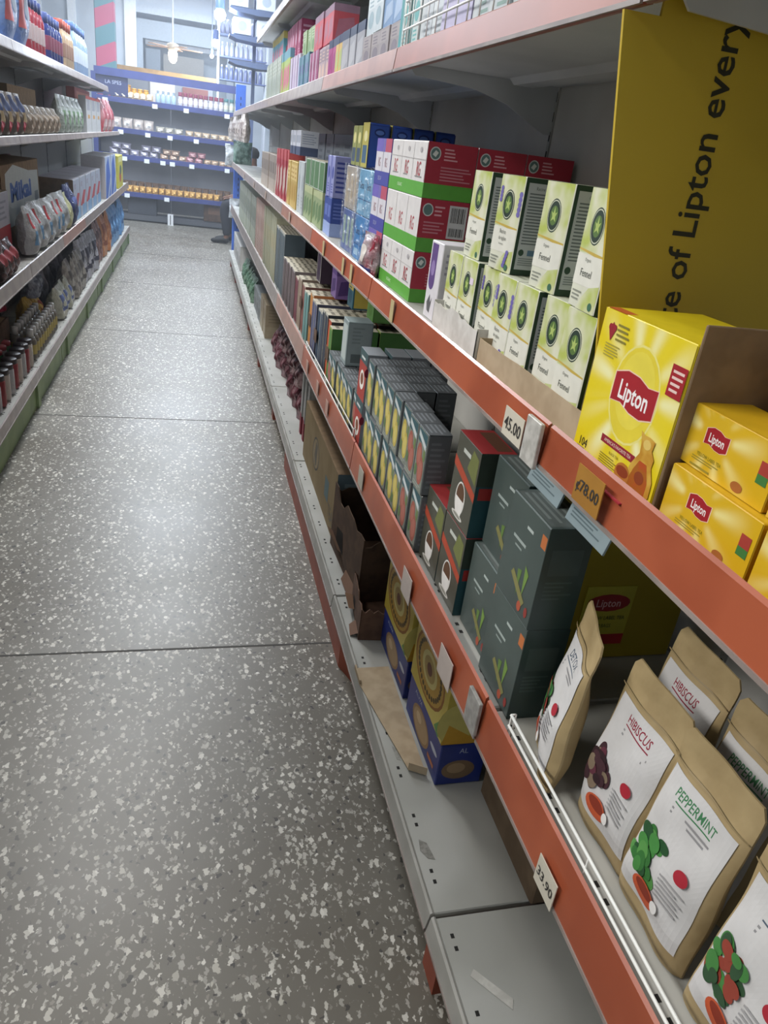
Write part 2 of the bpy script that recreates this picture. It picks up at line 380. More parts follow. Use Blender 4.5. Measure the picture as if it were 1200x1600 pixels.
rg_levels = [  # further rails turn pinkish and pale, glare put into their colour
 (ZB, .136, .178, 0, 9, [M('#a9a7a1', .4, h2='#9a9892', scale=12)], .398, (.5, .65)),
 (ZL, .572, .650, 0, 9, [ORANGE, ORANGE, ORANGE, PINKY, PALE], RX, (.5, .65)),
 (ZM, 1.013, 1.066, 0, 9, [ORANGE, ORANGE, ORANGE, PINKY, PALE], RX, (.5, .65)),
 (ZU, 1.487, 1.532, 0, 9, [PINKY, M('#a0604e', .4, h2='#955a49', scale=7), PINKY, PALE], RX, (.66,)),
 (ZT, 1.880, 1.925, 3, 6, [PALE], RX, (.5, .65))]
Y0 = -.24
KICK_R = M('#9c4a31', .5, h2='#8d4029', scale=10)
right = gondola('gondola_shelving', 'long white shelving run on the right with orange price rails', 1, RX, .795, Y0, 9, rg_levels, .414, KICK_R, ((1.66, 3.1),), M('#c9c8c4', .6, h2='#bdbcb8', scale=4), M('#a09f9b', .5))
# near bay's upper shelf (only its underside shows above the yellow panel)
KICK_L = M('#9ab07e', .55, h2='#8ba272', scale=8)
LX = .71
lg_levels = [
 (.20, .155, .205, 0, 9, [PALE], .705, (.85,)),
 (.670, .622, .685, 0, 9, [PALE, PALE, PALE, PALE, PINKY, PALE], LX, (.85,)),
 (1.205, 1.180, 1.212, 0, 8, [PALE], LX, (.85,)),
 (1.560, 1.525, 1.566, 0, 7, [PALE], LX, (.85,))]
left = gondola('gondola_shelving', 'shelving run on the left above a pale green kick board', -1, LX, 1.09, .8, 9, lg_levels, .735, KICK_L, ((.8, 4.6), (4.62, 6.5), (6.55, 9.8)), M('#8d8f92', .6), M('#7d7f82', .5))

# floor joints, floor, ceiling, walls
def plane_box(name, x0, y0, z0, x1, y1, z1, mat): 
    mb = MB(); mb.box(x0, y0, z0, x1, y1, z1, mat); return struct(mb.build(name))
floor = MB(); floor.box(-7, -4, -.1, 7, 16.2, 0, terrazzo())
SE = M('#3b3935', .7)
for y in (1.772, 3.68, 5.47, 7.3, 9.1, 10.9, -.1): floor.box(-7, y - .0035, -.001, 7, y + .0035, .0006, SE)
struct(floor.build('floor'))
WALLM = M('#c3ccd6', .7, h2='#b8c2cd', scale=2); CEIL = M('#c9d3de', .8, h2='#bfcad6', scale=2)
plane_box('wall_left', -7.1, -4, 0, -7, 16.2, 3.5, WALLM); plane_box('wall_right', 7, -4, 0, 7.1, 16.2, 3.5, WALLM)
plane_box('wall_near', -7, -4.1, 0, 7, -4, 3.5, WALLM); plane_box('ceiling', -7, -4, 3.5, 7, 16.2, 3.6, CEIL)

# ------------------------------------------------------------------ far wall
YW = 15.6
TRIM = M('#e6edf5', .6); GREYW = M('#9aa4ae', .7)
def wall_piece(x0, x1, z0, z1, mat=WALLM, name='wall_far', y0=YW, y1=YW + .15): return plane_box(name, x0, y0, z0, x1, y1, z1, mat)
wall_piece(-7, -.95, 0, 3.5); wall_piece(.75, 7, 0, 3.5); wall_piece(-.95, .75, 3.0, 3.5); wall_piece(-.95, .75, 0, .95)
plane_box('wall_beyond', -1.2, 16.1, .9, 1, 16.2, 3.1, GREYW)
for x in (-4.2, -3.3, -2.55, -2.02): plane_box('trim_1', x, YW - .05, 0, x + .13, YW, 3.5, M('#f2f7ff', .5))
plane_box('trim_2', -1.12, YW - .06, 0, -.93, YW, 3.5, TRIM)
plane_box('trim_3', -.98, YW - .04, 2.98, .80, YW, 3.1, M('#b6bfca', .6))
fr = MB()
for a in ((-.93, 2.62, .72, 2.9), (-.93, .95, -.83, 2.62), (.6, .95, .72, 2.62)): fr.box(a[0], YW + .02, a[1], a[2], YW + .1, a[3], GREYW)
fr.box(-.80, YW + .2, 2.55, .55, YW + .3, 2.62, TRIM); fr.box(-.8, YW + .25, 1.9, -.55, YW + .3, 2.5, M('#7f8994', .7)); fr.box(-.5, YW + .28, 2.0, .2, YW + .3, 2.45, M('#8d8a86', .7))
struct(fr.build('window_1'))
plane_box('ceiling_beam', -7, 13.0, 3.2, 7, 13.2, 3.5, TRIM).name = 'trim_4'

# counter with a tan top beyond the blue shelving
ct = empty('service_counter', (-.25, 14.3, 0), 'service counter with a tan wooden top behind the blue shelving', 'counter')
mb = MB(); mb.box(-.9, -.3, 2.02, .62, .25, 2.08, M('#c9a267', .5, h2='#b98f55', scale=6)); mb.build('counter_top', ct)
mb = MB(); mb.box(-.85, -.25, 0, .57, .2, 2.02, M('#8c8f96', .6)); mb.box(-.4, -.27, 1.6, -.02, -.25, 1.95, M('#e3ddd6', .6)); mb.box(.1, -.27, 1.5, .5, -.25, 1.9, M('#7f4c46', .6)); mb.build('counter_body', ct)

# column with twisted stripes
mb = MB(); cm = bpy.data.materials.new('striped_paint'); cm.use_nodes = True; nt = cm.node_tree
tc = nt.nodes.new('ShaderNodeTexCoord'); sp = nt.nodes.new('ShaderNodeSeparateXYZ'); nt.links.new(tc.outputs['Object'], sp.inputs[0])
ma = nt.nodes.new('ShaderNodeMath'); ma.operation = 'MULTIPLY_ADD'; ma.inputs[1].default_value = -.45; nt.links.new(sp.outputs[0], ma.inputs[0]); nt.links.new(sp.outputs[2], ma.inputs[2])
mo = nt.nodes.new('ShaderNodeMath'); mo.operation = 'PINGPONG'; mo.inputs[1].default_value = .235; nt.links.new(ma.outputs[0], mo.inputs[0])
gt = nt.nodes.new('ShaderNodeMath'); gt.operation = 'GREATER_THAN'; gt.inputs[1].default_value = .1175; nt.links.new(mo.outputs[0], gt.inputs[0])
mx = nt.nodes.new('ShaderNodeMix'); mx.data_type = 'RGBA'; mx.inputs[6].default_value = lin('#4f7d86'); mx.inputs[7].default_value = lin('#b04a68')
nt.links.new(gt.outputs[0], mx.inputs[0]); nt.links.new(mx.outputs[2], nt.nodes['Principled BSDF'].inputs['Base Color'])
mb.box(-.13, -.13, 0, .13, .13, 3.5, cm, .01)
tag(mb.build('striped_column', None, (-1.19, 12.95, 0)), 'square column wrapped in twisting pink and teal stripes', 'column')

# blue shelving across the end of the aisle
BLUE = M('#34407e', .5, h2='#2e3972', scale=6); BLUE_L = M('#3f6fd0', .4, h2='#3a67c4', scale=6); BACKG = M('#b0b4be', .7, h2='#a5a9b4', scale=3)
YB = 12.1
bs = empty('blue_shelving', (-.3, YB, 0), 'blue shelving unit across the end of the aisle', 'shelving')
mb = MB(); mb.box(-.98, .42, .12, .0, .44, 1.58, BACKG); mb.build('back_panel', bs); mb = MB(); mb.box(.006, .42, .12, .98, .44, 1.58, BACKG); mb.build('back_panel', bs)
for x in (-.99, .98): mb = MB(); mb.box(x - .03, -.02, 0, x + .03, .05, 1.86, BLUE); mb.box(x - .02, .0, .1, x + .02, .42, 1.5, BLUE); mb.build('upright', bs)
mb = MB(); mb.box(-.98, -.01, 1.83, .98, .02, 1.925, BLUE); mb.box(-.98, .02, 1.60, -.55, .03, 1.83, M('#2d3560', .6))
vs, fs, wd = text_mesh('LA SPES'); mb.add([(-.74 + a * .045, .018, 1.76 + b * .045) for a, b in vs], fs, M('#aeb6cf', .5)); mb.build('header_rail', bs)
mb = MB(); mb.box(-.04, -.03, 0, .04, .05, .15, M('#d8dadd', .5)); mb.box(-.005, -.032, .01, .005, -.03, .14, DARK); mb.build('foot', bs)
mb = MB(); mb.box(-.95, .1, .02, .95, .4, .1, M('#55585f', .6)); mb.build('base_plinth', bs)
BLV = [(.40, .34, .405), (.88, .82, .885), (1.215, 1.155, 1.22), (1.585, 1.525, 1.59)]
for i, (zs, a, b_) in enumerate(BLV):
    mb = MB(); mb.box(-.97, 0, zs - .02, .97, .42, zs, M('#4a5270', .6)); so = mb.build('shelf', bs)
    mb = MB(); mb.box(-.97, -.012, a, .97, 0, b_, BLUE, .002); mb.build('price_rail', so)
    for x in ([-.6, -.05] if i == 0 else [-.62, -.32, -.1, .03, .3, .8] if i == 1 else [-.66, -.3, .0, .36, .8] if i == 2 else [-.85, -.2, .22, .78, .9]):
        mb = MB(); mb.box(-.035, -.002, -.03, .035, .001, .025, M('#dfe4e6', .5)); mb.build('price_tag', so, (x, -.013, (a + b_) / 2 - .02))

def bottle_parts(key, r, h, body, cap, caph=.03, neck=.4, label=None):
    def f():
        a = MB(); a.lathe([(r * .9, 0), (r, .01), (r, h * .62), (r * .75, h * .75), (r * neck, h - caph), (r * neck, h - caph * .6)], body if not isinstance(body, str) else M(body, .2), 12)
        if label: a.lathe([(r * 1.01, h * .2), (r * 1.015, h * .21), (r * 1.015, h * .5), (r * 1.01, h * .51)], M(label, .5), 12)
        c = MB(); c.lathe([(r * neck * 1.15, h - caph), (r * neck * 1.15, h - .002), (r * neck * .9, h)], M(cap, .4), 10)
        return [('body', a.mesh('body'), (0, 0, 0)), ('cap', c.mesh('cap'), (0, 0, 0))]
    return cached(key, f)
def jar_parts(key, r, h, body, cap):
    def f():
        a = MB(); a.lathe([(r * .92, 0), (r, .008), (r, h * .8), (r * .9, h * .86)], M(body, .25), 12)
        c = MB(); c.lathe([(r * .95, h * .84), (r * .95, h - .003), (r * .85, h)], M(cap, .4), 12)
        return [('jar', a.mesh('jar'), (0, 0, 0)), ('lid', c.mesh('lid'), (0, 0, 0))]
    return cached(key, f)
z = 1.587
for x in (-1.15, -1.05): put('', 'water_bottle', bottle_parts('wb', .035, .16, M('#b9d4dc', .15), '#d8e6ea'), 'E', x, YB + .04, z, .07, .07, 'clear bottle at the left end of the top blue shelf', 'bottle', 'clear bottles at the left of the top blue shelf')
for k in range(5):
    put('', 'honey_jar', jar_parts('hj%d' % (k < 2), .038, .17 if k < 2 else .135, '#c98f2c', '#e0a94a'), 'E', -.93 + k * .078, YB + .04, z, .07, .07, 'orange jar with amber lid on the top blue shelf', 'jar', 'orange jars on the top blue shelf')
for k in range(6):
    me = cached('snp', lambda: bag_mesh('snack_packet', .1, .05, .085, '#b49a7a', [('F', 'r', (.2, .2, .8, .7), '#d8cdb8')], seed=5, n=8))
    put('', 'snack_packet', me, 'E', -1.0 + k * .085, YB + .03, z + .002, .07, .035, 'small beige packet in front of the orange jars', 'packet', 'beige packets in front of the orange jars')
for k in range(4): put('', 'water_bottle', bottle_parts('wb2', .033, .15, M('#a5bdd0', .2), '#bcd0e0'), 'E', -.46 + k * .07, YB + .04, z, .07, .07, 'pale blue bottle in the middle of the top blue shelf', 'bottle', 'pale blue bottles on the top blue shelf')
for k in range(9): put('', 'drink_bottle', bottle_parts('pb', .032, .17, M('#c9c6cf', .2), '#c0607c', .05, .8, '#e4e1e6'), 'E', -.16 + k * .07, YB + .05, z, .07, .07, 'squat bottle with pink cap on the top blue shelf', 'bottle', 'pink capped bottles on the top blue shelf')
for k in range(3): put('', 'drink_bottle', bottle_parts('tb', .033, .17, M('#b9c4bd', .2), '#6fb0b4', .04, .8, '#d5d3bf'), 'E', .47 + k * .075, YB + .05, z, .07, .07, 'bottle with teal cap at the right end of the top blue shelf', 'bottle', 'teal capped bottles on the top blue shelf')
def loafset(zs, x0, n, wd, ht, body, lab, label, group, cat='packet', rows=1, name='bread_packet', dy=.04):
    me = cached(('loaf', body, wd, ht), lambda: bag_mesh(name, wd, .09, ht, M(body, .3, bump=.8, bscale=90), [('F', 'r', (.25, .25, .75, .7), lab)], wr=1.2, crimp=.03, seed=n, base=.9, n=8))
    for r in range(rows):
        for k in range(n):
            if r and k % 3 == 2: continue
            put('', name, me, 'E', x0 + k * wd * 1.03 + random.uniform(-.005, .005) + r * .03, YB + dy, zs + r * ht * .96, wd, .09, label, cat, group, turn=random.uniform(-.15, .15))
loafset(1.217, -1.02, 4, .14, .13, '#b3a7a0', '#d9d7d4', 'silver wrapped loaf at the left of the second blue shelf from the top', 'silver loaves on the second blue shelf')
loafset(1.217, -.43, 3, .12, .075, '#9d988c', '#dddbd2', 'flat clear packet left of centre on the second blue shelf from the top', 'flat clear packets on the second blue shelf')
loafset(1.217, -.03, 6, .11, .07, '#b09a80', '#d5c8b0', 'pale bun packet right of centre on the second blue shelf from the top', 'pale bun packets on the second blue shelf')
loafset(.882, -1.06, 5, .13, .075, '#8b8799', '#d3d2e0', 'shiny grey packet heaped at the left of the third blue shelf', 'shiny grey packets on the third blue shelf', rows=2)
loafset(.882, -.38, 3, .12, .065, '#a38674', '#d8c0aa', 'brown packet stacked mid shelf on the third blue shelf', 'brown packets on the third blue shelf', rows=2)
loafset(.882, -.02, 2, .12, .07, '#a8747c', '#d0a8a8', 'reddish packet on the third blue shelf beside the brown ones', 'reddish packets on the third blue shelf', rows=2)
loafset(.882, .22, 4, .105, .06, '#b3967c', '#d6bba0', 'flat tan bun packet on the third blue shelf', 'flat tan packets on the third blue shelf')
loafset(.882, .72, 2, .11, .06, '#c0a288', '#e0cab0', 'tan bun packet at the right end of the third blue shelf', 'tan packets at the right of the third blue shelf', rows=2)
loafset(.402, -.95, 16, .085, .085, '#b98d4c', '#e0b468', 'golden bun packet in the front row of the lowest blue shelf', 'golden bun packets on the lowest blue shelf', dy=.02)
loafset(.402, -.92, 15, .1, .14, '#6b4f38', '#8a6a48', 'brown bun packet in the back row of the lowest blue shelf', 'brown bun packets on the lowest blue shelf', dy=.15)
mb = MB(); mb.box(-.16, -.12, 0, .16, .12, .25, CARD_D, .003); mb.box(-.1, -.121, .1, .1, -.12, .2, M('#6b4f3c', .8))
tag(mb.build('cardboard_carton', None, (.34, 12.3, .1)), 'dark brown carton pushed under the blue shelving at its right', 'carton').location.z = .102
mb = MB(); mb.box(-.2, -.15, 0, .2, .15, .26, M('#3f434c', .8), .004); tag(mb.build('storage_crate', None, (-.7, 12.34, .102)), 'dark crate under the left half of the blue shelving', 'crate')

# bottle display beyond, on the right of the opening
bd = empty('display_rack', (.72, 14.0, 0), 'tall back rack crowded with violet bottles beyond the blue shelving', 'rack')
mb = MB()
for x in (-.32, .45): mb.box(x - .015, 0, 0, x + .015, .3, 3.0, M('#dfe6f2', .5))
mb.build('frame', bd)
for zz in (2.10, 2.42, 2.72): mb = MB(); mb.box(-.32, 0, zz - .015, .45, .3, zz, M('#6272a8', .5)); mb.build('shelf', bd)
for j, zz in enumerate((2.10, 2.42, 2.72)):
    for k in range(9):
        put('', 'glass_bottle', bottle_parts('gb%d' % j, .033, .2, M(('#5a648c', '#a0a6c4', '#9398b8')[j], .3), '#c3c8da'), 'E', .46 + k * .077, 14.06, zz + .002, .07, .07,
            ('dark blue bottle on the lowest visible level of the back rack', 'pale violet bottle on the middle level of the back rack', 'violet bottle on the top level of the back rack')[j], 'bottle', ('dark blue bottles on the back rack', 'pale violet bottles on the back rack', 'violet bottles on the top of the back rack')[j])

# hanging shelf frame with white cartons high on the right
hr = empty('high_rack', (.78, 9.9, 0), 'tall dark framed rack holding white cartons near the ceiling', 'rack')
DKB = M('#5b6a8c', .5)
mb = MB(); mb.box(-.1, .33, 0, -.06, .37, 3.3, DKB); mb.build('post', hr); mb = MB(); mb.box(.5, .33, 0, .54, .37, 3.3, DKB); mb.build('post', hr)
for zz in (2.05, 2.30, 2.56, 2.86):
    mb = MB(); mb.prism([(-.38, zz + .01), (-.3, zz - .015), (-.06, zz - .03), (.1, zz - .02), (.54, zz + .02), (.54, zz + .035), (-.38, zz + .025)], 1, 0, .35, DKB); mb.build('shelf', hr)
wc = cached('wc', lambda: box_mesh('white_carton', .2, .26, .16, '#dfe6ee', [('F', 'e', (.5, .5, .25, .3), '#b6c2cf'), ('L', 'r', (.1, .2, .9, .8), '#f4f8ff')], .004))
for i, (x, zz) in enumerate(((.52, 2.338), (.78, 2.338), (.48, 2.598), (.78, 2.598), (.55, 2.898), (.85, 2.898))):
    put('', 'white_carton', wc, 'E', x + .02, 9.95, zz, .2, .26, 'white carton high up on the %s level of the dark rack' % ('lowest', 'middle', 'top')[i // 2], 'carton', 'white cartons on the %s level of the dark rack' % ('lowest', 'middle', 'top')[i // 2])

# pendant bulbs and ceiling fan
def pendant(x, y, z, r, label, s):
    o = empty('pendant_lamp', (x, y, z), label, 'lamp')
    a = MB(); a.lathe([(r * .2, r * 1.2), (r * .5, r * .9), (r * .95, r * .3), (r, -.1 * r), (r * .8, -.7 * r), (r * .3, -r)], emis('#e4f0ff', s), 14); a.build('bulb', o)
    a = MB(); a.lathe([(r * .75, r * .8), (r * .78, r * 1.0), (r * .75, r * 3.0), (r * .3, r * 3.2)], M('#5a76b8', .4), 12); a.build('socket', o)
    a = MB(); a.tube((0, 0, r * 3), (0, 0, 3.5 - z), .006, M('#7f8ca8', .6), 6); a.build('cord', o)
    l = bpy.data.lights.new('bulb_light', 'POINT'); l.energy = 25; l.shadow_soft_size = r * 1.1; l.color = COOL; lo = bpy.data.objects.new('bulb_light', l); COL.objects.link(lo); lo.location = (x, y, z - r * 1.8)
pendant(.30, 10.2, 2.52, .065, 'bright white pendant bulb nearest the right shelving', 30)
pendant(.34, 13.4, 2.52, .055, 'second bright bulb hanging lower behind the first', 30)
pendant(.29, 13.6, 2.36, .028, 'small bare bulb glowing below the other two', 20)
fo = empty('ceiling_fan', (-.29, 13.6, 2.38), 'ceiling fan with a lit glass shade over the far room', 'fan')
mb = MB(); mb.tube((0, 0, .06), (0, 0, 1.12), .012, TRIM, 8); mb.build('down_rod', fo)
mb = MB(); mb.lathe([(.04, .07), (.085, .05), (.095, .0), (.06, -.03)], M('#d9c8ae', .4), 16); mb.build('motor_housing', fo)
for k in range(5):
    mb = MB(); a = k * 2 * PI / 5 + .1
    pts = [(.07, -.02), (.2, -.05), (.42, -.055), (.44, 0), (.42, .055), (.2, .05), (.07, .02)]
    mb.prism([(p[0] * math.cos(a) - p[1] * math.sin(a), p[0] * math.sin(a) + p[1] * math.cos(a)) for p in pts], 2, .0, .008, M('#c49a7c', .5)); mb.build('blade', fo)
mb = MB(); mb.lathe([(.055, -.03), (.068, -.07), (.06, -.15), (.035, -.19), (.01, -.2)], emis('#fff0d8', 8), 14); mb.build('lamp_shade', fo)
fl = MB(); fl.box(-.08, -.6, -.03, .08, .6, .03, TRIM); fl.box(-.06, -.58, -.05, .06, .58, -.03, emis('#eef4ff', 6))
for i, (x, y, lab) in enumerate(((.1, 14.6, 'ceiling tube light over the far room'),)):
    tag(fl.build('ceiling_light_fitting', None, (x, y, 3.43)), lab, 'light')

# ================================================================== right shelving: stock
WC = M('#dcdcc8', .45, h2='#b3c062', scale=24, lo=.36, hi=.66)      # watercolour leaf wash
GREEND = '#24402f'; CREAM = '#dcdcd2'; LAV = '#6f66ab'
def side_print(face, title, dark=GREEND, pan='#c0c5c7'):
    return [(face, 'r', (0, 0, 1, 1), dark), (face, 'r', (.07, .06, .97, .95), pan), (face, 't', (title, .5, .9, .035, .8), '#3a4a40'),
            (face, 'l', (.12, .32, .92, .86, 17), '#6d7678'), (face, 'e', (.16, .24, .06, .035), '#2f4a3a'), (face, 'r', (.3, .21, .55, .27), '#5f7f9a'), (face, 'l', (.12, .1, .92, .19, 4), '#7d8688')]
def badge(cu, cv, s=1):
    return [('F', 'e', (cu, cv, .23 * s, .155 * s), '#2d3f34'), ('F', 'e', (cu, cv, .215 * s, .143 * s), '#c9cdb8'), ('F', 'e', (cu, cv, .2 * s, .133 * s), '#26382d'), ('F', 'e', (cu, cv, .135 * s, .09 * s), '#55733a'),
            ('F', 'p', [(cu, cv + .085 * s), (cu + .03 * s, cv + .02 * s), (cu + .1 * s, cv + .035 * s), (cu + .05 * s, cv - .01 * s), (cu + .08 * s, cv - .055 * s), (cu, cv - .03 * s), (cu - .08 * s, cv - .055 * s), (cu - .05 * s, cv - .01 * s), (cu - .1 * s, cv + .035 * s), (cu - .03 * s, cv + .02 * s)], '#a9bd6a')]
def fennel(name, lav=False, french=False, sticker=False):
    F = [('F', 'r', (0, .47, .96, 1), WC), ('F', 'p', [(.0, .49), (.96, .44), (.96, .475), (0, .505)], '#c3a94e'), ('F', 'r', (0, .2, .96, .46), CREAM), ('F', 'p', [(.3, .0), (.96, 0), (.96, .24), (.62, .2), (.42, .1)], WC)]
    if lav: F += [('F', 'e', (.9, .82 - .05 * k, .07, .03), LAV) for k in range(5)] + [('F', 'e', (.1, .86 - .04 * k, .06, .025), LAV) for k in range(4)]
    F += badge(.45, .7)
    if french: F += [('F', 't', ('Racine', .42, .42, .045, .85), '#4b4f48'), ('F', 't', ('de réglisse', .45, .35, .04, .75), '#4b4f48'), ('F', 't', ('biologique', .42, .29, .02, .9), '#6d706a')] + [('F', 'e', (.75 - .02 * k, .21 - .035 * k, .06, .025), LAV) for k in range(5)]
    else: F += [('F', 't', ('Organic', .4, .42, .03, .9), '#7c7f78'), ('F', 't', ('Fennel', .42, .31, .065, .95), '#4b4f48')]
    F += [('F', 'l', (.08, .06, .4, .16, 3), '#8b8f84'), ('F', 'e', (.8, .055, .07, .035), '#3d6a52')]
    if sticker: F += [('F', 'r', (.62, .72, .85, .8), '#dccfe0')]
    R = side_print('R', 'Racine de réglisse' if french else 'Organic Fennel') + [('R', 'r', (0, 0, .05, 1), GREEND)]
    T = [('T', 'r', (.05, .05, .95, .95), '#c8cbb8'), ('T', 'l', (.1, .2, .9, .8, 3), '#9aa08a')]
    return box_mesh(name, .077, .077, .137, '#d5d7c6', F + R + T, .001)
fA = fennel('tea_box'); fB = fennel('tea_box', True, True); fC = fennel('tea_box', True); fD = fennel('tea_box', sticker=True)
ZMs = ZM + .0006
def tb(me, y, z, lab, xf=.462, turn=0, flop=0, lean=0, cat='tea box'): return put('', 'tea_box', me, 'R', xf, y, z, .077, .077, lab, cat, 'white and green herbal tea boxes', turn, lean, flop)
tb(fA, .830, ZMs + .002, 'white green fennel tea box in the tray, nearest the yellow box', .462)
tb(fA, .907, ZMs + .002, 'fennel tea box in the tray, second from the yellow box', .468)
tb(fA, .998, ZMs + .002, 'fennel tea box in the tray, third from the yellow box', .462)
tb(fB, 1.076, ZMs + .002, 'liquorice root tea box with lavender sprigs in the bottom row, behind the cardboard tray', .462)
tb(fC, 1.162, ZMs + .002, 'lavender-edged herbal tea box in the middle of the bottom row', .470)
tb(fD, 1.245, ZMs + .002, 'bottom-row fennel tea box with a pale sticker on its badge', .462)
tb(fA, 1.324, ZMs + .002, 'bottom-row fennel tea box beside the purple and white box', .462)
zt = ZMs + .140
tb(fA, .838, zt, 'top-row fennel tea box next to the yellow panel, partly cut off by it', .462, turn=-.05)
tb(fA, .975, zt, 'top-row fennel tea box with its text side showing, second from the panel', .468, turn=.06)
tb(fB, 1.140, zt, 'top-row liquorice root tea box with a wide grey text side', .468, turn=.10)
tb(fA, 1.270, zt, 'top-row fennel tea box nearest the red cartons', .468, turn=.03)
# back rows standing behind
for y in (.87, .95, 1.03, 1.11): tb(fA, y, ZMs + .002, 'fennel tea box in the second row behind the tray', .545)
tb(fA, .905, zt, 'pale herbal tea box squeezed behind the leaning one', .548)
pb = box_mesh('tea_box', .075, .08, .145, '#d6d4da', [('F', 'r', (.1, .48, .6, .97), '#5d4580'), ('F', 'e', (.35, .5, .25, .12), '#5d4580'), ('F', 'e', (.35, .66, .16, .1), '#8d78ad'), ('F', 'p', [(.2, .2), (.4, .32), (.5, .22), (.62, .3), (.5, .08), (.3, .1)], '#5c5c60'),
     ('R', 'r', (.35, .05, .98, .55), '#4c3478'), ('R', 'l', (.1, .6, .9, .9, 4), '#a9a6b5')])
put('', 'tea_box', pb, 'R', .455, 1.42, ZMs, .075, .08, 'white tea box with a purple oval, standing between red cartons and fennel boxes', 'tea box')
# torn white tray and cardboard tray
def tray(name, w, d, hf, t, mat, ragged=0, hb=None):
    mb = MB(); mb.box(-w / 2, -d / 2, 0, w / 2, d / 2, t, mat)
    n = 14; rnd = random.Random(4); top = [(-w / 2 + w * i / n, hf + rnd.uniform(-ragged, ragged)) for i in range(n + 1)]
    mb.prism([(-w / 2, 0)] + top + [(w / 2, 0)], 1, -d / 2, -d / 2 + t, mat)
    for sx in (-1, 1): mb.prism([(-d / 2, 0), (d / 2, 0), (d / 2, hb or hf), (-d / 2, hf)], 0, sx * w / 2, sx * (w / 2 - t), mat)
    mb.box(-w / 2, d / 2 - t, 0, w / 2, d / 2, hb or hf, mat)
    return mb.mesh(name)
put('', 'cardboard_tray', tray('cardboard_tray', .355, .18, .042, .0015, CARD_L, .001), 'R', .44, .915, ZMs + .0002, .355, .18, 'low beige cardboard tray around the fennel tea boxes', 'tray')
put('', 'display_tray', tray('display_tray', .24, .15, .05, .0015, M('#cfcdc9', .8, h2='#bdbab5', scale=30), .006), 'R', .443, 1.235, ZMs + .0002, .24, .15, 'torn white display tray under the bottom-row tea boxes', 'tray')

# red, white and green tea cases
def rgcase(name, a='#a3283c', g='#57a03a', top=True):
    F = [('F', 'r', (0, .0, 1, .27), g), ('F', 't', ('ORGANIC', .35, .14, .07, .9), '#cfe3c4')]
    for k in range(3):
        u = .17 + .33 * k
        F += [('F', 'r', (u + .16, .29, u + .165, .97), '#9d9a9a'), ('F', 't', ('RG', u, .5, .26, .62, 0, .01), '#a8434c'), ('F', 'l', (u - .08, .33, u + .1, .38, 1), '#888'), ('F', 'e', (u + .02, .84, .03, .05), '#a8a5a8')]
    F += [('F', 'p', [(.0, .69), (1, .66), (1, .675), (0, .7)], '#b9b6b6')]
    R = [('R', 'r', (0, .27, 1, 1), a), ('R', 'r', (0, 0, 1, .27), g), ('R', 'e', (.16, .8, .11, .12), '#ccd0cf'), ('R', 'e', (.16, .8, .09, .1), '#5f7a78'), ('R', 'p', [(.1, .78), (.16, .86), (.22, .82), (.17, .74)], '#d7dad6'),
         ('R', 'l', (.34, .68, .62, .92, 4), '#d49aa2'), ('R', 'l', (.3, .32, .95, .6, 5), '#c07a85')]
    return box_mesh(name, .3, .106, .105, '#d4d2d2', F + R + [('T', 'r', (.02, .02, .98, .98), '#cfcccc')], .002)
def rgparts(bar):
    me = rgcase('carton'); 
    lab = None
    return me
rg1 = rgcase('tea_carton')
def rg_bar():
    mb = MB(); return box_mesh('tea_carton', .3, .106, .105, '#d4d2d2', [('F', 'r', (0, .0, 1, .27), '#57a03a')] + [('F', 't', ('RG', .17 + .33 * k, .5, .26, .62, 0, .01), '#a8434c') for k in range(3)] + [('F', 'r', (.33 + .33 * k, .29, .335 + .33 * k, .97), '#9d9a9a') for k in range(2)] +
        [('R', 'r', (0, .27, 1, 1), '#a3283c'), ('R', 'r', (0, 0, 1, .27), '#57a03a'), ('R', 'e', (.16, .8, .11, .12), '#ccd0cf'), ('R', 'e', (.16, .8, .09, .1), '#5f7a78'), ('R', 'l', (.3, .68, .52, .9, 3), '#d49aa2'), ('R', 'l', (.1, .35, .55, .6, 4), '#c07a85'),
         ('R', 'r', (.6, .3, .98, .92), '#c9cacd'), ('R', 'b', (.64, .6, .94, .88), '#222222'), ('R', 'b', (.64, .34, .94, .5), '#222222')], .002)
rg2 = rg_bar()
tiers = ('bottom', 'middle', 'top')
for t in range(3):
    for dpt in range(3):
        if dpt == 2 and t < 2: pass
        me = rg2 if (t == 1 and dpt == 0) else rg1
        lab = ('red-sided %s-tier tea carton at the shelf edge, white front over green' % tiers[t], 'red %s-tier tea carton, middle of the row going back' % tiers[t], 'red %s-tier tea carton against the back panel' % tiers[t])[dpt]
        put('', 'tea_carton', me, 'R', .458 + dpt * .108, 1.735, ZMs + .1056 * t, .3, .106, lab, 'tea carton', 'red white and green tea cartons')
me = box_mesh('tea_carton', .16, .106, .105, '#cfcdd6', [('F', 'r', (0, .0, 1, .3), '#44499a'), ('F', 'r', (0, .72, .6, 1), '#6a5fb0'), ('F', 'r', (.6, .72, 1, 1), '#b05068'), ('F', 't', ('RG', .28, .5, .2, .6), '#8a5560'), ('F', 't', ('RG', .72, .5, .2, .6), '#8a5560'), ('F', 'r', (.49, .3, .51, 1), '#8d8da0'), ('R', 'r', (0, 0, 1, 1), '#4a4f9c'), ('F', 't', ('DECAF', .4, .15, .09, .9), '#a9add6')])
for t in range(3): put('', 'tea_carton', me, 'R', .458, 1.972, ZMs + .1056 * t, .16, .106, '%s-tier purple and white tea carton beyond the red ones' % tiers[t], 'tea carton', 'purple and white tea cartons')
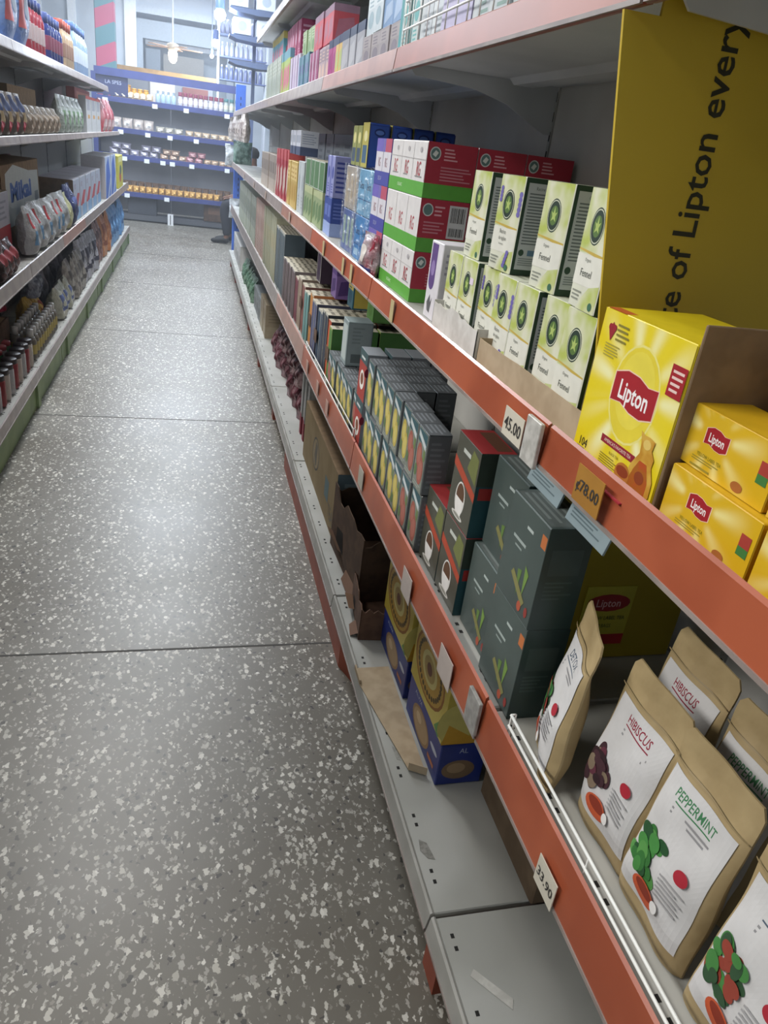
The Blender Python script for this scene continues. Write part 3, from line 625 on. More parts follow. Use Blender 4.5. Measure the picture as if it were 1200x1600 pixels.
# small glossy sachet slumped at the edge
me = bag_mesh('sachet', .11, .035, .1, M('#a8a4a8', .25, h2='#8a3a48', scale=14, bump=.8), [('F', 'e', (.4, .5, .25, .22), '#cfc9c4'), ('F', 'p', [(.55, .3), (.95, .3), (.95, .85)], '#8e2436'), ('F', 'r', (.05, .04, .95, .2), '#2c3570')], seed=9)
put('', 'sachet', me, 'R', .425, 1.93, ZMs, .11, .035, 'crinkled clear sachet with a red corner at the shelf edge below the purple carton', 'sachet', turn=.1)

def wrapped(name, w, d, h, body, ds, key):
    return [('packets', cached(key + 'b', lambda: box_mesh('packets', w, d, h, body, ds)), (0, 0, 0)), ('plastic_wrap', cached(key + 'w', lambda: film_mesh('plastic_wrap', w, d, h)), (0, 0, 0))]
LB = [('F', 'r', (.0, .34, 1, .36), '#2f4f86'), ('F', 'r', (.49, 0, .5, 1), '#35598f'), ('F', 't', ('Gerat', .25, .66, .16, .9), '#1c2c55'), ('F', 't', ('Gerat', .74, .66, .16, .9), '#1c2c55'), ('F', 'r', (.1, .1, .4, .25), '#9fc0d8'), ('R', 'r', (0, .34, 1, .36), '#2f4f86'), ('R', 't', ('Gerat', .5, .5, .18, .9), '#1c2c55'), ('R', 'l', (.1, .1, .9, .25, 3), '#9fc0d8')]
for t in range(2):
    put('', 'wrapped_pack', wrapped('wrapped_pack', .19, .14, .118, '#3f7fb8' if t == 0 else '#6fa3c4', LB, 'lb%d' % t), 'R', .46, 2.155, ZMs + t * .12, .19, .14, ('light blue boxes in crinkled film, lower pack beyond the purple cartons', 'paler blue wrapped boxes, upper pack under the dark blue tins')[t], 'pack', 'blue boxes in clear film')
for t in range(2):
    put('', 'wrapped_pack', wrapped('wrapped_pack', .2, .14, .118, ('#4a5f96', '#a59a8e')[t], [('F', 'r', (.1 + .3 * k, .15, .3 + .3 * k, .85), ('#8fa39a', '#b5a58f')[t]) for k in range(3)], 'lc%d' % t), 'R', .462, 2.36, ZMs + t * .12, .2, .14, ('navy and leaf patterned boxes in glossy film near the middle of the shelf', 'beige and blue boxes bundled in bright film above the navy ones')[t], 'pack', 'mixed boxes in clear film')
BL = '#27428c'
tin = box_mesh('tea_tin', .085, .058, .112, BL, [('R', 'r', (.1, .06, .9, .94), '#31509c'), ('R', 'e', (.5, .8, .26, .09), '#1c2f68'), ('R', 'e', (.5, .8, .2, .05), '#5a78ba'), ('F', 'r', (0, 0, 1, 1), '#a9a04c'), ('F', 'r', (.15, .1, .8, .5), '#3c5d7a'), ('F', 'e', (.5, .7, .25, .12), '#d3cf9c'), ('T', 'r', (.05, .05, .95, .95), '#1f336e')], .004)
for k in range(4): put('', 'tea_tin', tin, 'R', .462 + k * .062, 2.225, ZMs + .2415, .085, .058, ('dark blue tin with a yellow front edge, nearest the aisle above wrapped packs', 'second dark blue tin back from the aisle', 'third dark blue tin back from the aisle', 'dark blue tin furthest back against the panel')[k], 'tin', 'dark blue tins on the wrapped packs')
yt = box_mesh('tea_box', .06, .05, .105, '#8a8f52', [('F', 'r', (.1, .1, .9, .45), '#3d4f63'), ('F', 'e', (.5, .7, .3, .14), '#cfc98a')])
for k in range(2): put('', 'tea_box', yt, 'R', .464, 2.32 + k * .068, ZMs + .2415, .06, .05, 'olive and yellow tea box beside the dark blue tins, wrapped in film', 'tea box', 'olive tea boxes by the blue tins')

# ---- large yellow tea box with its name
YEL = M('#e3cd1c', .4, h2='#dcc518', scale=8)
SUN = M('#e9de58', .4); SUN2 = M('#efe9a0', .4)
def rays(cu, cv, n, r0, r1, asp, mat, a0=0):
    out = []
    for k in range(n):
        a = a0 + 2 * PI * k / n; da = PI / n * .45
        pts = [(cu + r0 * math.cos(a - da * .5), cv + r0 * asp * math.sin(a - da * .5)), (cu + r1 * math.cos(a - da), cv + r1 * asp * math.sin(a - da)), (cu + r1 * math.cos(a + da), cv + r1 * asp * math.sin(a + da)), (cu + r0 * math.cos(a + da * .5), cv + r0 * asp * math.sin(a + da * .5))]
        out.append(('F', 'p', [(min(.995, max(.005, p[0])), min(.995, max(.005, p[1]))) for p in pts], mat) + ((1,) if k else ()))
    return out
def burst(cx, cz, base, mid, pale, r0, r1, n):
    mt = bpy.data.materials.new('sunburst_print'); mt.use_nodes = True; nt = mt.node_tree; b = nt.nodes['Principled BSDF']; b.inputs['Roughness'].default_value = .4; L = nt.links.new
    def mth(op, a, c=None):
        q = nt.nodes.new('ShaderNodeMath'); q.operation = op
        for i, v in enumerate((a, c)):
            if v is None: continue
            if isinstance(v, (int, float)): q.inputs[i].default_value = v
            else: L(v, q.inputs[i])
        return q.outputs[0]
    tc = nt.nodes.new('ShaderNodeTexCoord'); sp = nt.nodes.new('ShaderNodeSeparateXYZ'); L(tc.outputs['Object'], sp.inputs[0])
    dx = mth('SUBTRACT', sp.outputs[0], cx); dz = mth('SUBTRACT', sp.outputs[2], cz)
    an = mth('ARCTAN2', dz, dx); rr = mth('SQRT', mth('ADD', mth('MULTIPLY', dx, dx), mth('MULTIPLY', dz, dz)))
    wv = mth('MULTIPLY_ADD', mth('SINE', mth('MULTIPLY', an, n)), .5); nt.nodes[-1].inputs[2].default_value = .5
    w2 = mth('MULTIPLY', mth('POWER', wv, 1.6), mth('ABSOLUTE', mth('SINE', mth('ADD', mth('MULTIPLY', an, 2.5), .7))))
    def mr(v, a, c, d, e):
        q = nt.nodes.new('ShaderNodeMapRange'); q.interpolation_type = 'SMOOTHSTEP'; L(v, q.inputs[0])
        for i, x in enumerate((a, c, d, e)): q.inputs[i + 1].default_value = x
        return q.outputs[0]
    band = mth('MULTIPLY', mr(rr, r0 * .8, r0 * 1.2, 0, 1), mr(rr, r0 * 1.3, r1, 1, 0))
    f1 = mth('MULTIPLY', w2, band)
    glow = mr(rr, r0 * .3, r1 * .9, .55, 0)
    m1 = nt.nodes.new('ShaderNodeMix'); m1.data_type = 'RGBA'; L(glow, m1.inputs[0]); m1.inputs[6].default_value = lin(base); m1.inputs[7].default_value = lin(mid)
    m2 = nt.nodes.new('ShaderNodeMix'); m2.data_type = 'RGBA'; L(f1, m2.inputs[0]); L(m1.outputs[2], m2.inputs[6]); m2.inputs[7].default_value = lin(pale)
    L(m2.outputs[2], b.inputs['Base Color']); return mt
def lip_logo(cu, cv, sx, sy, face='F'):
    def wav(e):
        x, y = sx + e, sy + e
        return [(cu - x, cv + y * .72), (cu - x * .45, cv + y * 1.05), (cu + x * .1, cv + y * 1.0), (cu + x * .55, cv + y * .72), (cu + x, cv + y * .82), (cu + x, cv - y * .72), (cu + x * .5, cv - y * 1.02), (cu, cv - y * .98), (cu - x * .5, cv - y * .7), (cu - x, cv - y * .82)]
    return [(face, 'p', wav(.008), '#e9c9b0'), (face, 'p', wav(0), '#a01c26')]
F = [('F', 'r', (.003, .003, .997, .997), burst(.008, .094, '#e3cd1c', '#e6d544', '#f1eeb8', .045, .125, 11)), ('F', 'e', (.55, .57, .265, .31), M('#e8df86', .4)), ('F', 'e', (.55, .57, .25, .295), M('#e3d040', .4)), ('F', 'e', (.55, .6, .2, .24), M('#e6d650', .4))] + lip_logo(.55, .575, .24, .115) + [
    ('F', 't', ('Lipton', .55, .575, .115, .8, 0, .02), '#f1ecec'),
    ('F', 'p', [(.33, .25), (.74, .25), (.74, .20), (.33, .20)], '#8e1c2e'), ('F', 't', ("AMERICA'S FAVORITE TEA", .535, .225, .022, .9), '#e8d5c5'),
    ('F', 't', ('104', .13, .11, .06, .9), '#2b2a1c'), ('F', 'l', (.06, .045, .22, .075, 2), '#5a5520'), ('F', 't', ('BLACK TEA', .52, .165, .018, .9), '#7a6a1c'), ('F', 'l', (.36, .06, .62, .14, 5), '#8c7c24'),
    ('F', 'p', [(.1, .88), (.14, .93), (.18, .88), (.14, .81)], '#96202c'), ('F', 'e', (.115, .895, .022, .022), '#96202c'), ('F', 'e', (.165, .895, .022, .022), '#96202c'), ('F', 'l', (.2, .82, .36, .94, 4), '#857c30'), ('F', 'l', (.1, .71, .3, .8, 5), '#a89c40'),
    ('F', 'r', (.85, .68, .995, .86), '#a01c26'), ('F', 'l', (.87, .7, .98, .84, 4), '#e6c8c0'),
    ('F', 'p', [(.74, .42), (.78, .405), (.84, .41), (.9, .40), (.89, .34), (.93, .30), (.925, .25), (.97, .17), (.975, .08), (.94, .03), (.72, .03), (.69, .1), (.72, .2), (.78, .29), (.77, .35)], M('#d2a94c', .3, h2='#c08c34', scale=50)), ('F', 'p', [(.80, .25), (.88, .25), (.93, .15), (.93, .07), (.9, .045), (.75, .045), (.73, .1), (.76, .18)], M('#a8642a', .3, h2='#b5522c', scale=60)), ('F', 'e', (.83, .36, .04, .03), M('#dcc06c', .3)), ('F', 'e', (.84, .15, .05, .04), '#8a3f1e'), ('F', 'e', (.66, .1, .085, .07), '#b3702c'), ('F', 'e', (.66, .115, .07, .035), '#8a3a1a'), ('F', 'e', (.56, .04, .03, .015), '#3f7a34')]
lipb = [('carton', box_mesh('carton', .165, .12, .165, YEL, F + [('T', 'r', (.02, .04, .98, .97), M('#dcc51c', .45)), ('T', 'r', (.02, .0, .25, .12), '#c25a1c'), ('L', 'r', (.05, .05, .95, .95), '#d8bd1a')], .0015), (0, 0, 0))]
put('', 'tea_box', lipb[0][1], 'R', .432, .647, ZMs, .165, .12, 'large bright yellow tea box with a red name badge and 104 count', 'tea box')
# open shipping case holding small yellow boxes
oc = empty('shipping_case', (.434, .395, ZMs + .0002), 'open brown shipping case holding small yellow tea boxes', 'case')
mb = MB(); mb.box(0, .1665, 0, .15, .170, .183, CARD, .001); mb.build('side_flap', oc)
mb = MB(); mb.box(0, -.25, 0, .19, .1665, .0012, CARD); mb.build('base', oc); mb = MB(); mb.box(.188, -.25, .0012, .19, .1665, .14, CARD); mb.build('back_wall', oc)
F = [('F', 'r', (.004, .008, .996, .992), burst(-.015, .034, '#d6ac1c', '#dcb830', '#ecdf94', .022, .075, 9))] + lip_logo(.40, .6, .125, .16) + [('F', 't', ('Lipton', .40, .6, .14, .75, 0, .02), '#efe8e6'), ('F', 't', ('YELLOW LABEL TEA', .38, .27, .06, .8), '#7a7a20'), ('F', 'l', (.2, .14, .6, .22, 2), '#9a8a30'),
    ('F', 'r', (.86, .5, .96, .7), '#a53c30'), ('F', 'r', (.86, .36, .96, .5), '#3f7a3a'), ('F', 'e', (.72, .13, .06, .08), '#a5622a'), ('F', 'l', (.2, .02, .5, .1, 1), '#9a8a30')]
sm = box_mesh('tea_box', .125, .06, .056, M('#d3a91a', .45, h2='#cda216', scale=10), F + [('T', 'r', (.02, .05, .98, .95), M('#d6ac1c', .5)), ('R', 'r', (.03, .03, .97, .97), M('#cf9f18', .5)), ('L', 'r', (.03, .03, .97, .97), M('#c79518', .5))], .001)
def sy(xf, y, z, lab): put('', 'tea_box', sm, 'R', xf, y, z, .125, .06, lab, 'tea box', 'small yellow tea boxes')
zc = ZMs + .0018
sy(.437, .492, zc, 'small yellow tea box at the bottom of the open case, front left')
sy(.448, .510, zc + .0565, 'small yellow tea box lying on the bottom one in the case, its top in view')
sy(.437, .362, zc, 'small yellow tea box at the right end of the bottom layer')
sy(.448, .380, zc + .0565, 'small yellow tea box of the second layer, cut by the photo edge')
sy(.515, .475, zc + .0565, 'small yellow tea box in the back row, second layer')
sy(.505, .46, zc + .113, 'small yellow tea box topmost in the case against the flap')
sy(.515, .345, zc + .113, 'small yellow tea box topmost at the far right')
sy(.515, .475, zc, 'small yellow tea box in the back row, bottom layer')

# ---- yellow advertising panel between the bays
PANY = M('#cdb135', .55, h2='#c6aa31', scale=3)
pan = empty('advertising_panel', (.6, .785, 0), 'tall yellow cardboard panel with sideways lettering between the tea boxes', 'panel')
mb = MB(); mb.prism([(.405 - .6, 1.4835), (.446 - .6, 1.4835), (.446 - .6, 1.504), (.655 - .6, 1.504), (.655 - .6, 1.495), (.19, 1.495), (.19, ZM + .001), (.03, ZM + .001), (.03, ZM + .048), (.476 - .6, ZM + .048)], 1, 0, .004, PANY)
vs, fs, wd = text_mesh('taste of Lipton every', .012); s = .0292
zt_ = H + .168; xb = .567
mb.add([(xb - .617 - (b + .5) * s - .065 * (a * s + .0), -.0006, zt_ - (wd / 2) * s + a * s) for a, b in vs], fs, M('#2a2a1a', .6)); mb.build('upper_sheet', pan)
mb = MB(); mb.prism([(.515 - .6, 1.01), (.18, 1.01), (.18, ZL + .001), (.51 - .6, ZL + .001)], 1, .078, .082, M('#ab961f', .6, h2='#a38e1d', scale=3)); mb.build('lower_sheet', pan)
ls = MB(); ls.box(-.043, -.0015, -.055, .043, 0, .055, M('#c6bc3e', .5))
ls.add([(-.043, -.002, -.055), (.043, -.002, -.055), (.043, -.002, -.035), (-.043, -.002, -.035)], [[0, 1, 2, 3]], M('#b3202a', .5))
ls.add([(.038 * math.cos(a * PI / 8), -.002, .025 + .016 * math.sin(a * PI / 8)) for a in range(16)], [list(range(16))], M('#a01c26', .5))
vs, fs, wd = text_mesh('Lipton', .012); ls.add([(a * .012, -.0024, .025 + b * .014) for a, b in vs], fs, M('#e9b8bc', .5))
vs, fs, wd = text_mesh('YELLOW LABEL TEA'); ls.add([(a * .0055, -.0024, -.003 + b * .007) for a, b in vs], fs, M('#3f4a1c', .5))
vs, fs, wd = text_mesh('100 BAGS'); ls.add([(a * .005, -.0024, -.018 + b * .007) for a, b in vs], fs, M('#3f4a1c', .5))
tag(ls.build('printed_notice', None, (.64, .862, H - .615)), 'small printed tea notice with a red oval on the lower yellow sheet', 'notice')

# ================================================================== right lower shelf
ZLs = ZL + .0006
TEAL = M('#2d4240', .4, h2='#27393a', scale=6); TEAL_F = M('#4b5754', .35, h2='#434e4c', scale=8)
def gbox(key):
    return cached(key, lambda: box_mesh('tea_box', .12, .064, .153, TEAL_F, [('F', 'r', (.86, .78, .98, .9), '#b56a3c'), ('F', 't', ('ahmad', .5, .84, .05, .9), '#a9b3b0') if False else ('F', 'r', (.5, .80, .66, .83), '#a9b3b0'), ('F', 'r', (.22, .62, .56, .65), '#9aa5a2'), ('F', 'r', (.3, .56, .48, .58), '#8a9592'),
        ('F', 'p', [(.5, .4), (.56, .15), (.6, .42)], '#5f7a40'), ('F', 'p', [(.66, .5), (.7, .2), (.77, .44)], '#6d8a44'), ('F', 'p', [(.35, .3), (.75, .12), (.8, .18), (.4, .36)], '#7d7a4c'), ('F', 'e', (.7, .1, .05, .05), '#a5503a'), ('F', 'e', (.88, .12, .04, .05), '#8a3a34'),
        ('R', 'r', (.0, 0, 1, 1), TEAL), ('R', 'r', (.15, .55, .85, .8), '#3a4a48'), ('R', 'l', (.15, .3, .8, .5, 5), '#3f524f'), ('T', 'r', (.05, .05, .95, .95), '#59615f'), ('T', 'l', (.1, .1, .9, .9, 5), '#78817f')], .0015))
g = 'dark green large tea boxes'
put('', 'tea_box', gbox('g'), 'R', .438, .797, ZLs, .12, .064, 'dark green tea box at the bottom, nearest the pouches', 'tea box', g)
put('', 'tea_box', gbox('g'), 'R', .436, .797, ZLs + .1535, .12, .064, 'dark green tea box on top of the stack nearest the pouches', 'tea box', g)
put('', 'tea_box', gbox('g'), 'R', .450, .925, ZLs, .12, .064, 'dark green tea box at the bottom of the second stack', 'tea box', g)
put('', 'tea_box', gbox('g'), 'R', .462, .925, ZLs + .1535, .12, .064, 'dark green tea box on top of the second stack, beside the cup box', 'tea box', g)
# black and red boxes with a white cup
cup = box_mesh('tea_box', .108, .06, .15, M('#4a4a40', .35), [('F', 'p', [(0, .6), (1, .42), (1, .52), (0, .72)], '#a5452f'), ('F', 'r', (.3, .82, .62, .87), '#b9bdb6'), ('F', 'p', [(.55, .7), (.95, .6), (.95, .9), (.7, .95)], '#6a7040'),
      ('F', 'e', (.47, .3, .21, .2), '#d3d1cc'), ('F', 'e', (.47, .33, .17, .15), '#5a3f2c'), ('F', 'p', [(.3, .3), (.64, .3), (.6, .12), (.35, .12)], '#dcdad6'), ('F', 'e', (.46, .09, .24, .035), '#c8c6c0'), ('F', 'e', (.46, .092, .17, .02), '#8a8a80'),
      ('R', 'r', (0, 0, 1, 1), '#1f4a50'), ('R', 'r', (.0, .62, 1, 1), '#2d3a30'), ('R', 'r', (.1, .46, .5, .6), '#a02c28'), ('R', 'r', (.5, .46, .9, .6), '#8a8040'), ('R', 'e', (.7, .9, .15, .05), '#b5603c'),
      ('T', 'r', (.0, .0, 1, 1), '#8e2a2c'), ('T', 'r', (.1, .5, .9, .95), '#5a3a2a')], .0012)
for y, t, lab in ((1.050, 0, 'tea box printed with a white cup, lower row, nearer one'), (1.160, 0, 'tea box printed with a white cup, lower row, further one'), (1.052, 1, 'tea box printed with a white cup, standing on the lower row')):
    put('', 'tea_box', cup, 'R', .440, y, ZLs + t * .1505, .108, .06, lab, 'tea box', 'cup printed tea boxes')
# grey flat leaflets hanging under the middle shelf lip
lf = box_mesh('leaflet', .1, .003, .075, '#8fa0a6', [('F', 'r', (.05, .7, .95, .95), '#b3bfc3'), ('F', 'l', (.08, .1, .92, .65, 9), '#5f7076')], .0005)
for k in range(2): put('', 'leaflet', lf, 'R', .47, .72 + .125 * k, ZLs + .3065, .1, .003, ('pale blue printed leaflet lying on the dark green boxes, nearer one', 'pale blue printed leaflet lying on the dark green boxes, further one')[k], 'leaflet', 'pale blue leaflets', flop=-.25)
# small crinkled clear pack on top at the back
put('', 'clear_pack', wrapped('clear_pack', .07, .06, .05, '#8f9698', [('F', 'l', (.1, .1, .9, .9, 5), '#555b5e'), ('F', 'e', (.7, .4, .12, .2), '#a02c3c')], 'cp'), 'R', .52, 1.09, ZLs + .151 * 2 - .151, .07, .06, 'small crinkled clear pack behind the cup boxes', 'pack')

# slim fruit tea boxes standing in two rows
def fruit(c, c2):
    ds = [('F', 'r', (.05, .02, .95, .98), '#767b73'), ('F', 'r', (.08, .76, .92, .96), '#34545c'), ('F', 'p', [(.12, .84), (.88, .70), (.88, .79), (.12, .93)], '#b9c0c2'),
      ('F', 'e', (.36, .55, .25, .2), c), ('F', 'e', (.62, .34, .27, .23), c), ('F', 'e', (.36, .55, .17, .13), c2), ('F', 'e', (.62, .34, .19, .16), c2), ('F', 'e', (.2, .28, .12, .1), '#5a7048'), ('F', 'e', (.8, .62, .1, .1), '#66784c'), ('F', 'l', (.15, .04, .85, .12, 2), '#9aa09a'),
      ('R', 'r', (.04, .02, .96, .98), '#62676a'), ('R', 'l', (.15, .1, .85, .9, 9), '#777c7f'), ('T', 'r', (.0, .0, 1, 1), '#4c5053'), ('T', 'l', (.1, .1, .9, .9, 4), '#70757a')]
    return box_mesh('tea_box', .0645, .046, .1235, M('#54595b', .2, coat=.4), ds, .0015)
FL_ = cached('frl', lambda: fruit('#b3a24e', '#c3b468')); FP_ = cached('frp', lambda: fruit('#94564a', '#a3665a'))
def fr(y0, pat, t, dpt=0):
    for k, ch in enumerate(pat):
        lv = ('lower', 'upper')[t]; kind = ('lemon', 'peach')[ch == 'P']
        if dpt: lab = 'slim dark fruit tea box standing in a back row, its plain grey top showing'; grp = 'back row fruit tea boxes'
        else: lab = 'slim dark %s printed tea box in the %s front row' % (kind, lv); grp = '%s tea boxes of the %s row' % (kind, lv)
        put('', 'tea_box', FP_ if ch == 'P' else FL_, 'R', .425 + dpt * .048 + (.004 if (k + t) % 3 == 0 else 0), y0 + .0655 * k, ZLs + .1242 * t, .0645, .046, lab, 'tea box', grp)
fr(1.247, 'PPLL', 1); fr(1.247, 'PPLL', 0); fr(1.512, 'LLLL', 1); fr(1.512, 'LLLL', 0)
for dd in (1, 2): fr(1.512, 'LLLL', 1, dd); fr(1.512, 'LLLL', 0, dd)
fr(1.86, 'PLLL', 0); fr(2.125, 'LLP', 0); fr(2.125, 'LLP', 0, 1)
# red-fronted grey-sided cup boxes in a row going back, above the fruit packs
rb = box_mesh('tea_box', .085, .05, .125, '#7d8288', [('F', 'r', (0, 0, 1, .75), '#9a3a32'), ('F', 'r', (0, .75, 1, 1), '#3c5256'), ('F', 'r', (.2, .82, .7, .87), '#c3c8c8'), ('F', 'e', (.5, .4, .3, .2), '#e0dcd6'), ('F', 'e', (.5, .42, .2, .12), '#7a4a34'),
      ('R', 'r', (.03, .02, .97, .98), '#8a8f96'), ('R', 'e', (.02, .62, .12, .09), '#7c1c34'), ('R', 'l', (.2, .5, .85, .9, 5), '#6c7178'), ('R', 'e', (.3, .18, .1, .05), '#3c4044'), ('R', 'r', (.55, .1, .85, .3), '#6c7178')], .001)
for k in range(4): put('', 'tea_box', rb, 'R', .425 + k * .052 + (.01 if k else 0), 1.80, ZLs + .1255, .085, .05, ('tea box with red front and white cup at the shelf edge, above the fruit packs', 'grey-sided tea box directly behind the red-fronted one', 'grey-sided tea box, third in the row going back', 'grey-sided tea box, last in the row going back')[k], 'tea box', 'grey sided cup tea boxes')
put('', 'tea_box', rb, 'R', .425, 1.80, ZLs, .085, .05, 'red fronted tea box standing on the shelf beneath the others of its kind', 'tea box')
for k in range(3):
    put('', 'tea_box', rb, 'R', .59 + k * .052, 1.39, ZLs + .0, .085, .05, 'dim grey tea box against the back panel behind the fruit packs', 'tea box', 'grey tea boxes at the back of the lower shelf')
# tall grey plain box in film, green boxes etc.
gb = box_mesh('tea_box', .075, .075, .13, '#7f8c8e', [('R', 'r', (.06, .04, .94, .96), '#8b9799'), ('R', 'r', (.2, .08, .6, .28), '#5c6668'), ('R', 'l', (.2, .5, .7, .9, 5), '#7a8688'), ('F', 'r', (.1, .1, .9, .9), '#a9b3b2')])
put('', 'tea_box', gb, 'R', .44, 2.14, ZLs + .1255, .075, .075, 'plain grey-sided box in clear film standing on the low fruit packs', 'tea box')

# ---- kraft pouches behind a wire guard
KRAFT = M('#a8946d', .6, h2='#9c8862', scale=18, bump=.3, bscale=25)
def pouch(title, col, blob, cup='#b5502e', tl=.05):
    ds = [('F', 'p', [(.10, .12), (.5, .09), (.9, .12), (.92, .5), (.88, .80), (.5, .83), (.12, .80), (.08, .5)], '#d2d1d0')]
    ds = [('F', 'r', (.07, .1, .93, .80), '#c6c5c5')]
    ds += [('F', 't', (title, .5, .73, .048, tl / .05 * .75, 0, .01), col), ('F', 'r', (.3, .685, .72, .692), col), ('F', 'l', (.3, .62, .8, .67, 2), '#8b8a8c')]
    rnd = random.Random(len(title))
    for k in range(26): ds.append(('F', 'e', (.27 + rnd.uniform(-.14, .16), .37 + rnd.uniform(-.11, .11), rnd.uniform(.05, .1), rnd.uniform(.025, .055)), blob[k % len(blob)]))
    ds += [('F', 'e', (.72, .46, .075, .035), '#a02030'), ('F', 'l', (.55, .26, .86, .4, 6), '#9b9a9c'), ('F', 'e', (.45, .2, .17, .055), cup), ('F', 'e', (.45, .215, .13, .03), '#7c2c1a'), ('F', 'e', (.62, .21, .05, .03), '#d9d7d5')]
    ds.append(('F', 'r', (.0, .835, 1, .842), '#8a7854'))
    return bag_mesh('pouch', .118, .036, .225, KRAFT, ds, wr=.45, crimp=.15, base=.6, seed=len(title), n=24, rc=.07)
HB = pouch('HIBISCUS', '#8a2238', ('#3a2028', '#5a2a38', '#2c181e', '#7a6a58', '#40242c'))
PM = pouch('PEPPERMINT', '#3f7a52', ('#2f6a30', '#3f7f3c', '#1f4a28', '#4f8a44'), tl=.045)
PP = pouch('DETOX', '#4c5a6a', ('#3f7a3c', '#8a3a2c', '#2c4a30'))
def pc(me, y, xf, lab, turn=0, flop=-.06, z=ZLs + .001): return put('', 'pouch', me, 'R', xf, y, z, .118, .05, lab, 'pouch', 'kraft tea pouches', turn, 0, flop)
pc(HB, .528, .455, 'kraft pouch with a white hibiscus label and dark flowers')
pc(PM, .418, .452, 'kraft pouch with a green lettered peppermint label and mint leaves')
pc(PP, .655, .438, 'kraft pouch turned nearly edge-on beside the dark green boxes', turn=-.38)
pc(PP, .290, .452, 'kraft pouch at the bottom right corner, label cut by the photo edge')
pc(HB, .585, .545, 'kraft pouch behind the hibiscus one, only its bare top showing', flop=-.1)
pc(PM, .455, .535, 'kraft pouch in the second row behind the peppermint one', flop=-.1)
pc(PM, .335, .545, 'kraft pouch at the right in the second row', flop=-.1)
pc(HB, .42, .63, 'kraft pouch in the back row by the right edge', flop=-.1)

def guard(shelfz, ya, yb, x, heights, nv, parent, loop=True):
    mb = MB(); L = lambda v: (v[0] - RX, v[1] - Y0, v[2])
    for h in heights: mb.tube(L((x, ya, shelfz + h)), L((x, yb, shelfz + h)), .0021, WIRE, 6)
    for k in range(nv):
        y = ya + (yb - ya) * k / (nv - 1); mb.tube(L((x + .001, y, shelfz)), L((x + .001, y, shelfz + heights[-1])), .0013, WIRE, 6)
    for y in (ya, yb): mb.tube(L((x, y, shelfz + heights[-1])), L((x + .007, y, shelfz + heights[-1])), .0016, WIRE, 6); mb.tube(L((x + .007, y, shelfz + heights[-1])), L((x + .007, y, shelfz)), .0016, WIRE, 6)
    return mb.build('wire_guard', parent)
shelves = [c for c in right.children if c.name.startswith('shelf') and not c.name.startswith('shelf_b')]
def shelf_at(lv, b): return shelves[sum(x[4] - x[3] for x in rg_levels[:lv]) + b - rg_levels[lv][3]]
guard(ZL, -.2, .70, .4225, (.010, .024, .042), 5, shelf_at(1, 0))
guard(ZL, 1.80, 2.72, .416, (.022, .042), 5, shelf_at(1, 2))
guard(ZU, .80, 1.74, .418, (.03, .055, .08), 17, shelf_at(3, 1))
# worn patches and a strip of old tape stuck on the base shelf
for nm, lv, b, pts, mt_ in (('tape_residue', 0, 1, ((.424, .915), (.437, .905), (.443, .868), (.430, .872), (.420, .89)), M('#77756f', .8, h2='#8d8b85', scale=120)), ('tape_residue', 0, 1, ((.430, 1.16), (.438, 1.15), (.440, 1.115), (.432, 1.12)), M('#8a8983', .8, h2='#97968f', scale=120)), ('tape_strip', 0, 0, ((.437, .652), (.446, .662), (.493, .607), (.486, .592)), M('#c4c2bb', .6, h2='#b5b3ac', scale=60))):
    mb = MB(); mb.prism([(x - RX, y - Y0) for x, y in pts], 2, ZB + .0003, ZB + .0008, mt_); mb.build(nm, shelf_at(lv, b))
# price cards on the rails
sh = shelf_at(2, 1); G = lambda x, y: (x - RX, y - Y0)
def card(lv, b, x, y, z, txt, w, h, col=None, tilt=0): price_card(shelf_at(lv, b), x - RX, y - Y0, z, txt, 1, w, h, col, tilt)
card(2, 1, .404, .838, H - .296, '45.00', .062, .038)
card(2, 0, .400, .625, H - .288, '¢78.00', .056, .040, M('#a5762c', .6, h2='#9a6c28', scale=20))
card(1, 0, .404, .508, H - .738, '33.90', .046, .042)
card(1, 1, .404, 1.155, H - .738, '', .060, .055, M('#b5a9a2', .45)); card(1, 1, .404, .905, H - .738, '', .062, .055, M('#b5a9a2', .45))
card(1, 1, .406, 1.62, H - .72, '', .05, .05, M('#a9a598', .5))
for y in (1.52, 1.98, 2.1, 2.45): card(2, 1 if y < 1.76 else 2, .406, y, H - .292, '', .028, .044, M('#b5a67c', .5))
for y in (2.15, 2.35, 2.6): card(1, 2, .406, y, H - .72, '', .04, .045, M('#b58f80', .4))
for y in (3.4, 4.6, 5.5, 6.6): card(2, int(y - Y0), .406, y, H - .292, '', .05, .04, M('#b5a092', .4))
mb = MB(); mb.box(-.02, -.002, -.03, .02, .004, .028, M('#c2c0bb', .4, h2='#a9a7a2', scale=60), .001); o = mb.build('rail_joint', shelf_at(2, 1), (.402 - RX, .775 - Y0, H - .291)); o.rotation_euler = (0, 0, -PI / 2)
mb = MB(); mb.box(-.022, -.002, -.03, .022, .004, .03, M('#9a9894', .5, h2='#858380', scale=60), .001); o = mb.build('rail_joint', shelf_at(1, 1), (.403 - RX, .775 - Y0, H - .715)); o.rotation_euler = (0, 0, -PI / 2)
mb = MB(); mb.box(-.012, -.02, 0, .012, .02, .0015, M('#a02834', .5)); mb.box(-.010, .02, 0, .010, .045, .0015, M('#1f1d1c', .6))
tag(mb.build('paper_scrap', None, (.421, .60, ZMs + .0005)), 'scrap of red and black paper under the big yellow tea box', 'paper')

